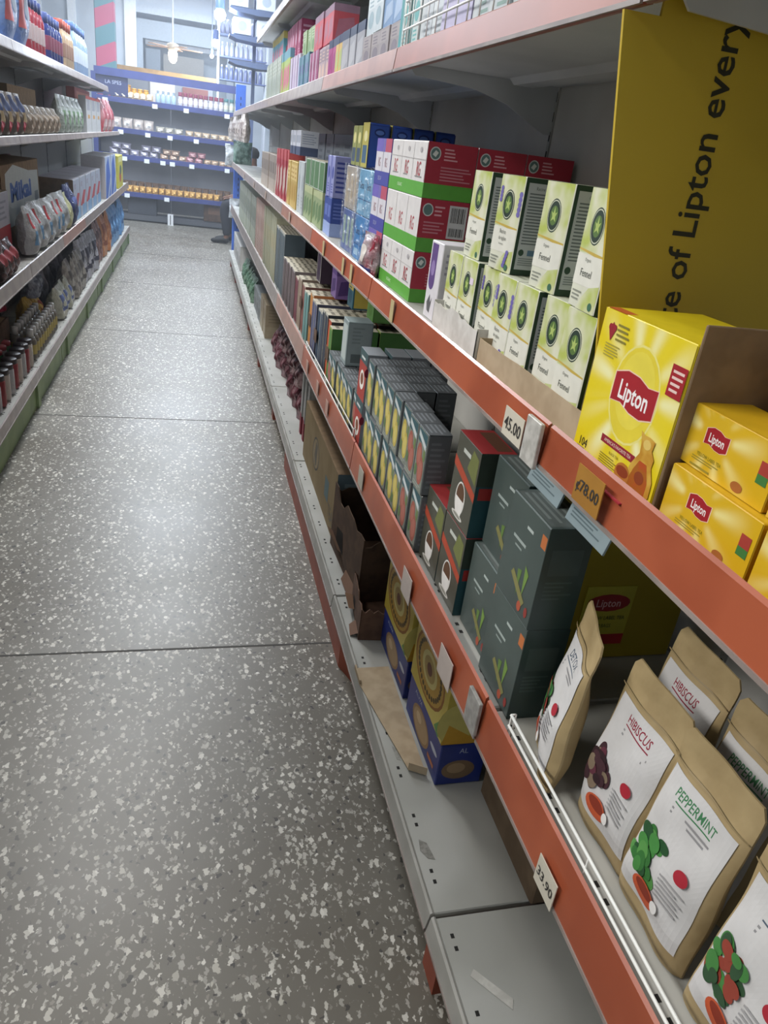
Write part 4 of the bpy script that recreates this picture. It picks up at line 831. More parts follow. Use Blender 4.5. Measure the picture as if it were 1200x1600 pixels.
# ================================================================== right base shelf
ZBs = ZB + .0006
NAVY = M('#22347f', .4, h2='#1e2e72', scale=8)
def ring(cu, cv, s):
    out = [('F', 'e', (cu, cv, .36 * s, .36 * s), '#8a5a22'), ('F', 'e', (cu, cv, .33 * s, .33 * s), '#b08a3a')]
    for k in range(30):
        a = k * PI / 15; r = .27 * s; out.append(('F', 'e', (cu + r * math.cos(a), cv + r * math.sin(a), .022 * s, .03 * s), '#4a3a1c', 1 if k else None) if k else ('F', 'e', (cu + r, cv, .022 * s, .03 * s), '#4a3a1c'))
    return out + [('F', 'e', (cu, cv, .18 * s, .18 * s), '#c5b878'), ('F', 'e', (cu, cv, .13 * s, .13 * s), '#a58c50'), ('F', 'e', (cu, cv, .06 * s, .07 * s), '#6a4030')]
yb = box_mesh('biscuit_box', .235, .1, .17, M('#b8a23c', .45, h2='#c4b35a', scale=12, lo=.4, hi=.6), ring(.47, .54, 1.2) + [('F', 'p', [(.78, .05), (.9, .25), (.97, .12), (.9, .0)], '#5f8a4a'), ('F', 'e', (.08, .9, .05, .06), '#a03a2a'), ('R', 'r', (0, 0, 1, 1), '#b5a347'), ('R', 'e', (.25, .3, .4, .3), '#c5b96a'), ('R', 'p', [(0, 0), (.9, 0), (.1, .3)], '#c0922c'), ('R', 'e', (.6, .7, .3, .2), '#a58a30')], .002)
bb = box_mesh('biscuit_box', .235, .1, .106, NAVY, [('F', 'e', (.45, .42, .26, .34), '#8d7050'), ('F', 'e', (.45, .42, .22, .28), '#a58a68'), ('F', 'e', (.38, .5, .08, .1), '#c0a888'), ('F', 't', ('ALWA', .3, .87, .1, 1.2), '#a9b3c8'), ('F', 'e', (.84, .6, .1, .06), '#b5b9c4'), ('F', 'r', (.72, .2, .9, .3), '#a8684a'), ('F', 'l', (.05, .05, .3, .2, 3), '#5a68a8'),
     ('R', 'e', (.45, .38, .36, .24), '#7a6248'), ('R', 'e', (.4, .42, .2, .13), '#9a8060'), ('R', 't', ('AL', .5, .86, .12, .9), '#a9b3c8')], .002)
for y, w1 in ((1.157, 'nearer'), (1.425, 'further')):
    put('', 'biscuit_box', bb, 'R', .492, y, ZBs, .235, .1, 'navy blue biscuit box on the base shelf, %s of the pair' % w1, 'biscuit box', 'navy biscuit boxes')
    put('', 'biscuit_box', yb, 'R', .490, y + .004, ZBs + .1065, .235, .1, 'yellow biscuit box with a ringed sunflower print, %s of the pair' % w1, 'biscuit box', 'yellow sunflower biscuit boxes')
mb = MB(); P4 = [(-.062, .16), (-.062, .10), (-.012, -.18), (.022, -.20), (.026, .16)]
mb.prism(P4, 2, .0, .0016, CARD_L); mb.prism([(-.062, .16), (-.062, .10), (-.058, .10), (-.058, .16)], 2, .0016, .012, CARD_L); mb.prism([(-.0135, -.18), (.022, -.20), (.022, -.198), (-.012, -.178)], 2, 0, .02, CARD_L)
tag(mb.build('cardboard_strip', None, (.460, 1.265, ZBs + .003)), 'long beige cardboard strip lying in front of the biscuit boxes', 'cardboard')
def torn(name, w, d, h, mat, seed, flaps=2):
    rnd = random.Random(seed); mb = MB(); t = .003
    def edge(L0, L1): 
        n = 9; return [(L0 + (L1 - L0) * i / n, h * rnd.uniform(.82, 1.0)) for i in range(n + 1)]
    mb.box(-w / 2, -d / 2, 0, w / 2, d / 2, t, mat)
    mb.prism([(-w / 2, t)] + edge(-w / 2, w / 2) + [(w / 2, t)], 1, -d / 2, -d / 2 + t, mat)
    mb.prism([(-w / 2, t), (w / 2, t), (w / 2, h), (-w / 2, h)], 1, d / 2 - t, d / 2, mat)
    for s in (-1, 1): mb.prism([(-d / 2, t)] + edge(-d / 2, d / 2) + [(d / 2, t)], 0, s * w / 2, s * (w / 2 - t), mat)
    fl = MB()
    fl.add([(-w * .45, -d / 2, h * .25), (-w * .1, -d / 2, h * .2), (-w * .05, -d / 2 - .018, h * .3), (-w * .4, -d / 2 - .024, h * .38)], [[0, 1, 2, 3]], M('#7e5f48', .85))
    fl.add([(w * .1, -d / 2, h * .12), (w * .45, -d / 2, h * .15), (w * .42, -d / 2 - .02, h * .03), (w * .15, -d / 2 - .018, h * .03)], [[0, 1, 2, 3]], M('#6d5140', .85))
    dk = MB(); dk.add([(-w * .3, -d / 2 - .0006, h * .15), (-w * .05, -d / 2 - .0006, h * .2), (-w * .1, -d / 2 - .0006, h * .5), (-w * .3, -d / 2 - .0006, h * .45)], [[0, 1, 2, 3]], DARK)
    return [('carton', mb.mesh('carton'), (0, 0, 0)), ('flap', fl.mesh('flap'), (0, 0, 0)), ('torn_opening', dk.mesh('torn_opening'), (0, 0, 0))]
put('', 'torn_carton', torn('torn_carton', .36, .2, .22, CARD_D, 2), 'R', .452, 1.90, ZBs, .36, .2, 'large torn dark brown carton with ripped flaps on the base shelf', 'carton', turn=.05)
put('', 'torn_carton', torn('torn_carton', .19, .1, .10, M('#6a4f3f', .9, h2='#573f32', scale=25), 5), 'R', .43, 1.64, ZBs, .16, .02, 'small torn carton tipped in front of the large one', 'carton', turn=-.1).location = (.49, 1.635, ZBs)
gx = box_mesh('grey_box', .12, .12, .17, '#56605f', [('F', 'r', (.05, .55, .95, .95), '#6b7674'), ('R', 'r', (.05, .55, .95, .95), '#6b7674'), ('R', 'p', [(0, .5), (1, .4), (1, .45), (0, .55)], '#8d9896')])
put('', 'box', gx, 'R', .62, 1.63, ZBs, .12, .12, 'plain blue-grey box between the torn cartons and the biscuit boxes', 'box')
big = box_mesh('shipping_carton', .74, .24, .235, CARD, [('F', 'r', (.0, .0, 1, 1), M('#8d7a58', .85, h2='#84714f', scale=8)), ('F', 'e', (.42, .55, .1, .26), '#3f3b34'), ('F', 'e', (.42, .55, .085, .23), '#8d7a58'), ('F', 'p', [(.38, .5), (.41, .75), (.46, .72), (.45, .4), (.42, .35)], '#5c5548'), ('F', 'r', (.72, .3, .82, .62), '#4a6468'), ('F', 't', ('TEA', .9, .25, .2, .8), '#4a4438'), ('R', 'r', (0, 0, 1, 1), '#6d8088'), ('R', 'l', (.1, .1, .9, .9, 6), '#8fa0a6'), ('T', 'r', (0, .44, 1, .56), '#a08a62')], .003)
put('', 'shipping_carton', big, 'R', .452, 2.46, ZBs, .74, .24, 'long brown carton with a printed figure on the base shelf', 'carton')
ng = box_mesh('carton', .26, .12, .27, M('#6f5c47', .9, h2='#63513e', scale=20), [('F', 'r', (.05, .3, .95, .5), '#7a6650')], .003)
put('', 'carton', ng, 'R', .585, .885, ZBs, .26, .12, 'brown carton set back under the front rail, beside the empty stretch of base shelf', 'carton')
wr_ = box_mesh('board_box', .035, .1, .27, '#a9a8a6', [('F', 'r', (0, 0, 1, .35), '#8d2034'), ('R', 'r', (0, 0, 1, .3), '#7a1c2e'), ('R', 'r', (.1, .4, .9, .9), '#b9b8b6')])
for k in range(3): put('', 'board_box', wr_, 'R', .47, 2.90 + k * .09, ZBs, .035, .1, 'tall thin white box with a red foot beside the long brown carton', 'box', 'thin white and red boxes')

# ================================================================== generic stock for the further bays
def stock(name, w, d, h, c, c2, c3, style, seed=0):
    rnd = random.Random(seed * 7 + style); F = []; u = rnd.uniform(.15, .3)
    if style == 0: F = [('F', 'r', (.05, .6, .95, .93), c2), ('F', 'e', (.5, .35, .3, .2), c3), ('F', 'l', (.2, .62, .8, .9, 3), c3), ('R', 'r', (.06, .05, .94, .95), c2)]
    if style == 1: F = [('F', 'r', (0, .0, 1, .35), c2), ('F', 'r', (.2, .5, .8, .8), c3), ('R', 'r', (0, 0, 1, .35), c2), ('R', 'l', (.1, .45, .9, .9, 5), c3)]
    if style == 2: F = [('F', 'r', (0, 0, .3, 1), c2), ('F', 'e', (.62, .6, .25, .15), c3), ('F', 'l', (.4, .1, .9, .35, 4), c3), ('R', 'r', (.04, .03, .96, .97), c), ('R', 'l', (.1, .1, .9, .9, 7), c3)]
    if style == 3: F = [('F', 'r', (0, .8, 1, 1), c2), ('F', 'p', [(.1, .1), (.9, .3), (.8, .7), (.2, .6)], c3), ('R', 'r', (0, .8, 1, 1), c2), ('R', 'p', [(.1, .1), (.9, .2), (.8, .7), (.2, .6)], c3)]
    if style == 4: F = [('F', 'r', (.08, .04, .92, .96), c2), ('R', 'r', (0, 0, 1, 1), c3), ('T', 'r', (0, 0, 1, 1), '#b3ad9c'), ('T', 'l', (.05, .05, .95, .95, 5), '#6c675a')]
    F = F + [(('L',) + f[1:]) for f in F if f[0] == 'R']
    return box_mesh(name, w, d, h, c, F, .001)
def row(side, xf, z, y, items):
    """items: (name, cat, w, d, h, c, c2, c3, style, n, stack, deep, label, group)"""
    for it in items:
        if it[0] is None: y += it[1]; continue
        name, cat, wd, d, h, c, c2, c3, style, n, stk, deep, label, group = it[:14]
        xo = it[14] if len(it) > 14 else 0; zo = it[15] if len(it) > 15 else 0
        me = cached(('st', name, wd, d, h, c, c2, c3, style), lambda: stock(name, wd, d, h, c, c2, c3, style, n))
        sg = 1 if side == 'R' else -1
        for k in range(n):
            for s_ in range(stk):
                for q in range(deep):
                    put('', name, me, side, xf + sg * (xo + q * (d + .004) + random.uniform(0, .006)), y + wd / 2 + k * (wd + .003), z + zo + s_ * (h + .0008), wd, d, label, cat, group, turn=random.uniform(-.02, .02))
        if not (len(it) > 16 and it[16]): y += n * (wd + .003)
    return y
# middle shelf, beyond the blue tins
row('R', .462, ZMs, 2.70, [
 ('tall_box', 'box', .08, .08, .125, '#33488f', '#8da0cf', '#5a6cb0', 1, 2, 1, 1, 'navy printed box on the middle right shelf beyond the film wrapped packs', 'navy printed boxes', 0, 0, 1),
 ('tall_box', 'box', .07, .08, .13, '#8a8fc0', '#6a70b0', '#3a4690', 2, 2, 1, 2, 'lavender and blue box standing on the navy printed boxes', 'lavender boxes above the navy ones', 0, .126),
 (None, .05),
 ('tea_box', 'tea box', .085, .075, .128, '#8a9a74', '#a5ae86', '#5f7a55', 3, 6, 1, 2, 'sage green tea box in the lower row of the middle right shelf', 'sage green lower tea boxes', 0, 0, 1),
 ('tea_box', 'tea box', .125, .055, .10, '#a9b3a9', '#4f7350', '#507250', 4, 4, 1, 3, 'square green sided tea box in the upper row above the sage ones', 'green upper tea boxes', 0, .129),
 (None, .03),
 ('tall_box', 'box', .07, .08, .21, '#a5adb0', '#b9c0c4', '#8a9398', 2, 3, 1, 1, 'tall pale grey box beyond the green tea boxes', 'tall pale grey boxes'),
 (None, .02),
 ('tall_box', 'box', .09, .08, .2, '#b39a58', '#c5ae74', '#a58440', 0, 4, 1, 1, 'tall yellow ochre box beyond the grey ones', 'tall ochre boxes'),
 ('tall_box', 'box', .08, .08, .24, '#96303c', '#a8484e', '#b9a8a0', 3, 7, 1, 1, 'tall dull red box near the far end of the middle right shelf', 'tall red boxes'),
 ('carton', 'carton', .12, .1, .2, '#8a8078', '#a59a90', '#6d645e', 1, 8, 1, 1, 'muted taupe carton at the far end of the middle right shelf', 'taupe cartons far end')])
row('R', .68, ZMs, 3.0, [('storage_box', 'box', .26, .1, .34, '#7f8994', '#8a949e', '#6a737d', 0, 6, 1, 1, 'large plain grey box at the back of the middle right shelf', 'large grey back row boxes')])
row('R', .462, ZMs, 3.62, [('tall_box', 'box', .06, .08, .1, '#b5b9c4', '#3f4a66', '#8890a0', 1, 6, 1, 1, 'small grey and navy box topping the green tea boxes', 'small grey and navy topping boxes', 0, .231)])
# lower shelf beyond the fruit packs: cream topped slim boxes
COLS = [('#8a9a58', '#4f7a3c', '#3f6a34', 'green sided'), ('#a5482f', '#b5583a', '#2c2a2c', 'orange fronted'), ('#a9a8a0', '#2b3342', '#1f2630', 'black and cream'), ('#a9aaa4', '#33465c', '#2a3a50', 'slate blue'), ('#a8a69c', '#4a4f70', '#3c4058', 'indigo'),
        ('#b0a894', '#b5783a', '#a5683a', 'amber'), ('#9fb0a8', '#5f8a8a', '#4c7070', 'teal'), ('#a09084', '#7a4a44', '#63403c', 'maroon'), ('#b5aea0', '#8a7a6c', '#6d5f56', 'tan'), ('#9a8480', '#6a3440', '#552a34', 'wine')]
y = 2.31
for k, (c, c2, c3, nm) in enumerate(COLS):
    n_ = 1 if k < 2 else 2
    h_ = .185 + .01 * (k % 3)
    y = row('R', .432 + .003 * (k % 2), ZLs, y, [('slim_box', 'box', .052, .15, h_, c, c2, c3, 4, n_, 1, 2, '%s slim upright box with a cream top on the lower right shelf' % nm, '%s slim upright boxes' % nm)])
yy = row('R', .432, ZLs, y, [
 ('slim_box', 'box', .06, .14, .20, '#9a9694', '#5c4f52', '#6a6264', 4, 7, 1, 1, 'dusky mauve slim box past the wine coloured ones', 'dusky mauve slim boxes'),
 ('tall_box', 'box', .08, .1, .30, '#a5a8a4', '#46545c', '#3c4a54', 4, 5, 1, 1, 'tall white edged slate box on the lower right shelf', 'tall slate boxes'),
 ('tall_box', 'box', .08, .1, .33, '#9a9a84', '#8a8f78', '#a59a78', 2, 9, 1, 1, 'tall olive grey box on the lower right shelf', 'tall olive grey boxes'),
 ('tall_box', 'box', .08, .1, .33, '#a88a80', '#b5a59a', '#8a6a60', 2, 8, 1, 1, 'tall rosy beige box on the lower right shelf', 'tall rosy beige boxes'),
 ('tall_box', 'box', .1, .1, .32, '#8a8f84', '#9fa595', '#6a7266', 1, 20, 1, 1, 'tall sage and grey box at the far end of the lower right shelf', 'tall sage far end boxes')])
zt2 = ZLs + .212
def top(name, cat, x, y, w, d, h, c, c2, c3, style, lab, z=zt2): put('', name, cached((name, w, d, h, c), lambda: stock(name, w, d, h, c, c2, c3, style, 1)), 'R', x, y, z, w, d, lab, cat)
top('tea_box', 'tea box', .56, 2.36, .09, .07, .085, '#4f7a3c', '#5c8a48', '#47702f', 0, 'small green box lying on the slim boxes nearest the fruit packs')
top('tea_box', 'tea box', .53, 2.55, .09, .09, .10, '#2f5a6a', '#b5a34c', '#234a5c', 0, 'teal box with a gold emblem on the slim boxes')
top('tea_box', 'tea box', .50, 2.72, .10, .08, .10, '#7a5f9a', '#5a3f80', '#4c3570', 3, 'purple and lilac box on the slim boxes')
top('tea_box', 'tea box', .49, 3.02, .10, .09, .12, '#a5a39c', '#3c2c44', '#332638', 4, 'dark plum box with a white corner on the slim boxes')
# brown paper seals along the fronts of the slim boxes
for k, (yy_, zz) in enumerate(((2.36, .095), (2.62, .09), (2.78, .11), (3.05, .12))):
    mb = MB(); mb.box(-.03, 0, -.022, .03, .0016, .022, CARD_D, .0004); o = tag(mb.build('cardboard_scrap', None, (.4295, yy_, ZLs + zz)), 'torn brown cardboard scrap across the slim boxes, %s' % ('nearest one', 'second from the near end', 'third from the near end', 'furthest one')[k], 'scrap'); o.rotation_euler = (0, 0, -PI / 2)
# base shelf far stock
def bagset(side, xf, z, ys, w, d, h, c, h2, lab_c, label, group, cat='packet', name='packet', n=8, flop=0, wr=1.2):
    me = cached(('bg', c, w, h, name), lambda: bag_mesh(name, w, d, h, M(c, .28, h2=h2, scale=30, bump=.9, bscale=70), [('F', 'r', (.2, .25, .8, .75), lab_c), ('F', 'e', (.5, .5, .2, .14), h2)], wr=wr, crimp=.05, seed=int(w * 999), base=.9, n=n))
    for i, yv in enumerate(ys): put('', name, me, side, xf + (random.uniform(0, .02) if side == 'R' else -random.uniform(0, .02)), yv, z, w, d, label, cat, group, turn=random.uniform(-.2, .2), flop=flop)
bagset('R', .47, ZBs, [3.28 + .17 * k for k in range(8)], .15, .09, .15, '#4a2028', '#8d6a70', '#5c2430', 'crinkled dark red packet on the base shelf at the right', 'dark red packets on the base shelf')
bagset('R', .47, ZBs + .13, [3.36 + .2 * k for k in range(5)], .15, .09, .12, '#5a2a30', '#a58a8c', '#43181f', 'crinkled dark red packet heaped on the others', 'heaped dark red packets', flop=-.1)
row('R', .46, ZBs, 4.78, [('carton', 'carton', .2, .2, .21, '#9a8a70', '#a5967c', '#8a7a60', 1, 2, 1, 1, 'plain beige carton on the base shelf beyond the dark red packets', 'beige base shelf cartons'),
  ('carton', 'carton', .2, .2, .16, '#7a7f80', '#8a8f90', '#66696a', 0, 3, 1, 1, 'grey carton beyond the beige ones on the base shelf', 'grey base shelf cartons')])
bagset('R', .44, ZBs, [5.95 + .16 * k for k in range(8)], .16, .1, .16, '#33543c', '#7f9a84', '#486a50', 'bushy green packet at the far end of the right base shelf', 'green packets at the far end')
row('R', .44, ZBs, 7.35, [('carton', 'carton', .3, .22, .22, '#b5b3b0', '#c5c3c0', '#8f8d8a', 0, 4, 1, 1, 'white carton at the very end of the right base shelf', 'white end cartons')])
# upper shelf
ZUs = ZU + .0006
row('R', .452, ZUs, .80, [
 ('tall_box', 'box', .085, .07, .19, '#a9b9a8', '#b9c6b5', '#8fa394', 0, 3, 1, 2, 'pale green box behind the wire guard on the upper shelf', 'pale green guarded boxes'),
 ('tall_box', 'box', .085, .07, .19, '#b5bcc0', '#c3c9cc', '#7f9a92', 2, 4, 1, 2, 'white and mint box behind the wire guard', 'white guarded boxes'),
 ('tall_box', 'box', .085, .07, .19, '#a9a3c4', '#b8b3d0', '#c9c9d4', 1, 2, 1, 1, 'lavender box behind the far end of the wire guard', 'lavender guarded boxes'),
 ('tall_box', 'box', .08, .07, .17, '#b9bfc4', '#c6ccd0', '#8d959a', 2, 2, 1, 2, 'tall white box with grey print just past the wire guard', 'white grey printed boxes'),
 ('tall_box', 'box', .08, .07, .125, '#b3c0bf', '#3f8f94', '#5aa0a0', 2, 2, 1, 1, 'white box with a teal panel on the upper right shelf', 'white and teal boxes'),
 ('tall_box', 'box', .1, .08, .075, '#8d8688', '#9a9395', '#77707a', 0, 4, 1, 1, 'short taupe box in the lower layer of the upper shelf', 'short taupe boxes', 0, 0, 1),
 ('tall_box', 'box', .1, .08, .075, '#6d8db5', '#2f4a7a', '#9ab0cc', 3, 2, 1, 1, 'small sky blue box with navy cap on the taupe ones', 'sky blue navy capped boxes', 0, .0758, 1),
 ('storage_box', 'box', .2, .12, .20, '#5fa0b8', '#74b0c4', '#4a8aa4', 1, 1, 1, 1, 'large turquoise box at the back above the taupe boxes', None, .09, 0, 1),
 (None, .206),
 ('tall_box', 'box', .1, .08, .10, '#b5c0c6', '#c6d0d4', '#8fa5b0', 0, 2, 1, 1, 'white and ice blue box on the taupe ones', 'ice blue boxes', 0, .0758),
 ('tall_box', 'box', .11, .08, .12, '#8f9098', '#33405c', '#a5a6ac', 3, 3, 1, 1, 'silver grey box with a navy top band', 'silver boxes with navy band'),
 ('tall_box', 'box', .06, .08, .12, '#c5a45c', '#2f3a5a', '#a5b070', 3, 2, 1, 1, 'yellow orange box with navy top', 'yellow orange boxes'),
 ('tall_box', 'box', .07, .08, .12, '#a03a78', '#2f3a5a', '#8c2f6c', 3, 2, 1, 1, 'magenta box with a dark top band', 'magenta boxes'),
 ('tall_box', 'box', .08, .08, .115, '#a5929a', '#8d7f8a', '#c0a59a', 0, 3, 1, 1, 'dusty pink grey box on the upper right shelf', 'dusty pink boxes'),
 ('tall_box', 'box', .08, .08, .12, '#8f3f6a', '#b5a8b8', '#7a3058', 2, 3, 1, 1, 'plum and silver box on the upper right shelf', 'plum and silver boxes'),
 ('tall_box', 'box', .08, .08, .13, '#3f6f80', '#7f98b0', '#4f4f80', 2, 4, 1, 1, 'teal and indigo box on the upper right shelf', 'teal and indigo boxes'),
 ('tall_box', 'box', .08, .08, .15, '#b5aec0', '#a08ab0', '#c0b8cc', 2, 4, 1, 1, 'lilac white box on the upper right shelf', 'lilac white boxes'),
 (None, .03),
 ('tall_box', 'box', .1, .08, .2, '#9ab060', '#5f8fa0', '#b5607a', 3, 4, 1, 1, 'lime green box with a blue top on the upper right shelf', 'lime green boxes'),
 ('tall_box', 'box', .1, .08, .2, '#9aa39a', '#a8b0a5', '#8a938a', 0, 9, 1, 1, 'grey green box toward the far end of the upper right shelf', 'grey green far boxes')])
row('R', .47, ZUs + .1305, 3.02, [
 ('gift_box', 'box', .11, .09, .115, '#b5505c', '#8d7488', '#a0687a', 3, 4, 1, 1, 'mauve box with a pink red top stacked in the second layer', 'mauve second layer boxes'),
 ('gift_box', 'box', .11, .09, .10, '#8fa580', '#a5b598', '#6a8a60', 0, 3, 1, 1, 'soft green box stacked in the second layer', 'soft green second layer boxes')])
row('R', .47, ZUs + .132, 3.95, [('gift_box', 'box', .11, .09, .17, '#8a3058', '#a8607c', '#b890a8', 2, 5, 1, 1, 'shiny magenta carton in the second layer, wrapped in film', 'magenta second layer cartons')])
row('R', .47, ZUs + .151, 4.65, [('snack_tube', 'box', .1, .08, .17, '#5a9ab0', '#b5a85c', '#b0586c', 3, 6, 1, 1, 'tall turquoise yellow and pink carton high on the upper right shelf', 'tall turquoise cartons')])
# hanging strips of small packets by the far end of the middle shelf
for k in range(10):
    x = .40 + .0 * k; yv = 6.4 + .26 * k
    mb = MB(); me = cached('hp', lambda: bag_mesh('hanging_packet', .14, .05, .2, M('#a59c98', .35, h2='#c5bfbc', scale=20, bump=.9), [('F', 'r', (.2, .3, .8, .7), '#8d8280')], wr=1.2, crimp=.08, n=8, seed=3))
    put('', 'hanging_packet', me, 'R', .375, yv, ZU - .052 - .2, .14, .05, 'crumpled pale packet clipped below the far upper right rail', 'packet', 'packets hanging below the upper rail', turn=random.uniform(-.3, .3))
# end post, bright blue
mb = MB(); mb.box(-.05, -.04, 0, .05, .04, 1.80 - ZB, BLUE_L, .003)
for k in range(30): mb.box(-.004, -.0412, .05 + k * .05, .004, -.04, .075 + k * .05, DARK)
tag(mb.build('end_post', None, (.49, 8.93, ZB)), 'bright blue upright post at the far end of the right shelving', 'post').location = (.49, 8.93, 0.001)
bpy.data.objects['end_post'].scale = (1, 1, 1.1)
ew = bag_mesh('plastic_bag', .12, .06, .2, M('#aab0b4', .3, h2='#c6cbd0', scale=14, bump=.9), [], wr=1.8, crimp=.1, n=10, rc=.3)
for k, (zz, x_, lab) in enumerate(((1.02, .40, 'white plastic bag hanging at mid height by the blue end post'), (.50, .455, 'white plastic bag hanging low by the blue end post'))):
    put('', 'plastic_bag', ew, 'E', x_, 8.824, zz, .12, .06, lab, 'bag', turn=.1)
gp = bag_mesh('green_packet', .2, .1, .22, M('#35584a', .3, h2='#7f9a90', scale=20, bump=.8), [], wr=1.2, n=8)
put('', 'packet', gp, 'E', .46, 8.75, 1.045, .2, .1, 'dark green packet by the blue end post on the middle rail', 'packet').location.x = .52

# ================================================================== left shelving: stock
FX = -.735
# top shelf
TL = 1.5606
def cap_bottle(key, c, cap, r=.04, h=.24, lab='#b5484e'):
    return bottle_parts(key, r, h, c, cap, .05, .62, lab)
bigpk = bag_mesh('detergent_pack', .26, .12, .40, M('#5878b4', .3, h2='#86a0cc', scale=10, bump=.6), [('F', 'r', (.1, .2, .5, .85), '#b5585c'), ('F', 'e', (.7, .5, .2, .2), '#c0cfe4')], wr=1, crimp=.04, n=12)
put('', 'detergent_pack', bigpk, 'L', FX, 4.28, TL, .26, .12, 'big blue and red detergent pack on the top left shelf', 'pack')
put('', 'detergent_pack', bigpk, 'L', FX, 4.0, TL, .26, .12, 'big detergent pack cut by the left photo edge', 'pack')
for k in range(5): put('', 'cleaner_bottle', cap_bottle('cb1', '#a83c4c', '#3a4a86', lab='#c9b8bc'), 'L', FX - .02, 4.52 + .095 * k, TL + .012, .08, .08, 'red bottle with a navy cap on the top left shelf', 'bottle', 'red bottles with navy caps')
for k in range(5): put('', 'cleaner_bottle', cap_bottle('cb2', '#34407f', '#4d5f9c', .045, .22, '#8a4660'), 'L', FX - .01, 5.05 + .1 * k, TL + .012, .09, .09, 'indigo bottle with a plum label on the top left shelf', 'bottle', 'indigo bottles')
for k in range(4): put('', 'cleaner_bottle', cap_bottle('cb3', '#c2ab90', '#b5584c', .045, .25, '#a08070'), 'L', FX - .01, 5.62 + .1 * k, TL + .012, .09, .09, 'cream bottle with a brick red cap on the top left shelf', 'bottle', 'cream bottles')
for k in range(6): put('', 'cleaner_bottle', cap_bottle('cb4', '#8fa9cc', '#5c7ab4', .05, .29, '#c5d2e4'), 'L', FX - .01, 6.12 + .11 * k, TL + .012, .1, .1, 'pale blue bottle at the far end of the top left shelf', 'bottle', 'pale blue bottles')
for k in range(5): put('', 'cleaner_bottle', cap_bottle('cb5', '#7f8fc0', '#6474b0', .05, .25, '#b5bddc'), 'L', FX - .13, 4.9 + .11 * k, TL + .012, .1, .1, 'periwinkle bottle in the second row of the top left shelf', 'bottle', 'periwinkle second row bottles')
# third level
T3 = 1.2056
lc = box_mesh('shipping_carton', .75, .2, .21, CARD, [('L', 'r', (0, .0, 1, 1), M('#86765f', .85)), ('F', 'r', (.0, .45, 1, .52), '#9a8a70')], .003)
put('', 'shipping_carton', lc, 'L', FX - .13, 4.78, T3, .75, .2, 'plain brown carton behind the snack packets on the third left level', 'carton')
for k in range(5):
    me = cached('snk', lambda: bag_mesh('snack_packet', .13, .06, .16, M('#5a5450', .3, h2='#a59a92', scale=14, bump=.9), [('F', 'r', (.15, .55, .85, .95), '#33477c'), ('F', 'r', (.2, .3, .8, .55), '#b5a27f'), ('F', 'e', (.5, .18, .3, .14), '#a83444')], wr=1.1, n=10))
    put('', 'snack_packet', me, 'L', FX, 3.45 + .15 * k, T3 + .008, .13, .06, 'dark snack packet with blue top and red spot on the third left level', 'packet', 'dark snack packets')
for k in range(6):
    me = cached('snk2', lambda: bag_mesh('snack_packet', .13, .06, .12, M('#8f8274', .35, h2='#b3a798', scale=16, bump=.9), [('F', 'r', (.2, .2, .8, .7), '#a08f7c')], wr=1.2, n=10))
    put('', 'snack_packet', me, 'L', FX, 4.25 + .16 * k, T3 + .008, .13, .06, 'beige snack packet in front of the brown carton', 'packet', 'beige snack packets')
for k in range(5):
    me = cached('snk3', lambda: bag_mesh('packet', .16, .07, .2, M('#9fa9a2', .3, h2='#c2cac6', scale=12, bump=.8), [('F', 'r', (.3, .1, .7, .6), '#7fa07a'), ('F', 'r', (.1, .7, .9, .9), '#c9cfd0')], wr=1.1, n=10))
    put('', 'packet', me, 'L', FX, 5.3 + .2 * k, T3 + .008, .16, .07, 'white and pale green packet on the third left level', 'packet', 'white and green packets')
bl = box_mesh('blister_card', .3, .05, .24, '#c3c5c8', [('F', 'r', (.2 + .15 * k, .62, .27 + .15 * k, .95), '#7b8298') for k in range(4)] + [('F', 'r', (.3, .4, .7, .5), '#c99a5c'), ('L', 'r', (0, 0, 1, 1), '#b5b7bb'), ('F', 'r', (0, .92, 1, 1), '#c0463a')])
for k in range(3): put('', 'blister_card', bl, 'L', FX, 6.5 + .32 * k, T3, .3, .05, 'white card of grey bars with an orange mark on the third left level', 'card', 'white blister cards')
rdb = box_mesh('red_box', .9, .06, .29, '#a8443c', [('F', 'r', (.1, .75, .9, .92), '#c8806a'), ('F', 'e', (.3, .4, .1, .2), '#b8a8a0')], .002)
put('', 'box', rdb, 'L', FX - .09, 6.95, T3, .9, .06, 'orange red box rising behind the blister cards', 'box')
for k in range(3):
    me = cached('pnk', lambda: bag_mesh('bag', .26, .1, .26, M('#b0424f', .35, h2='#c98a90', scale=8, bump=.7), [('F', 'r', (.1, .05, .9, .4), '#bfa3a4')], wr=1.2, n=10))
    put('', 'bag', me, 'L', FX + .01, 7.65 + .34 * k, T3, .26, .1, 'rose red bag at the far end of the third left level', 'bag', 'rose red bags')
# second level
T2 = .6706
rc = box_mesh('shipping_carton', .42, .24, .3, '#b9bccb', [('F', 'r', (0, 0, 1, .52), '#9c2432'), ('L', 'r', (0, 0, 1, 1), CARD_D), ('F', 'p', [(.1, .3), (.3, .45), (.5, .3), (.4, .1)], '#c8565c'), ('F', 'l', (.5, .6, .9, .9, 4), '#9498ac'), ('T', 'r', (0, 0, 1, 1), CARD_L)], .003)
put('', 'shipping_carton', rc, 'L', FX - .09, 3.80, T2, .42, .24, 'white carton with a red lower half at the left photo edge', 'carton')
MI = [('F', 'p', [(.06, .3), (.98, .3), (.97, .86), (.7, .88), (.3, .985), (.1, .9)], '#c2caca'), ('F', 't', ('Mikai', .47, .68, .2, 2.2, 0, .05), '#2f5fb0'), ('F', 'r', (.84, .45, .95, .6), '#7f8a92'), ('L', 'r', (0, 0, 1, 1), M('#7c6b54', .85)), ('T', 'r', (0, 0, 1, 1), CARD)]
mk = box_mesh('shipping_carton', .95, .18, .40, CARD, MI, .003)
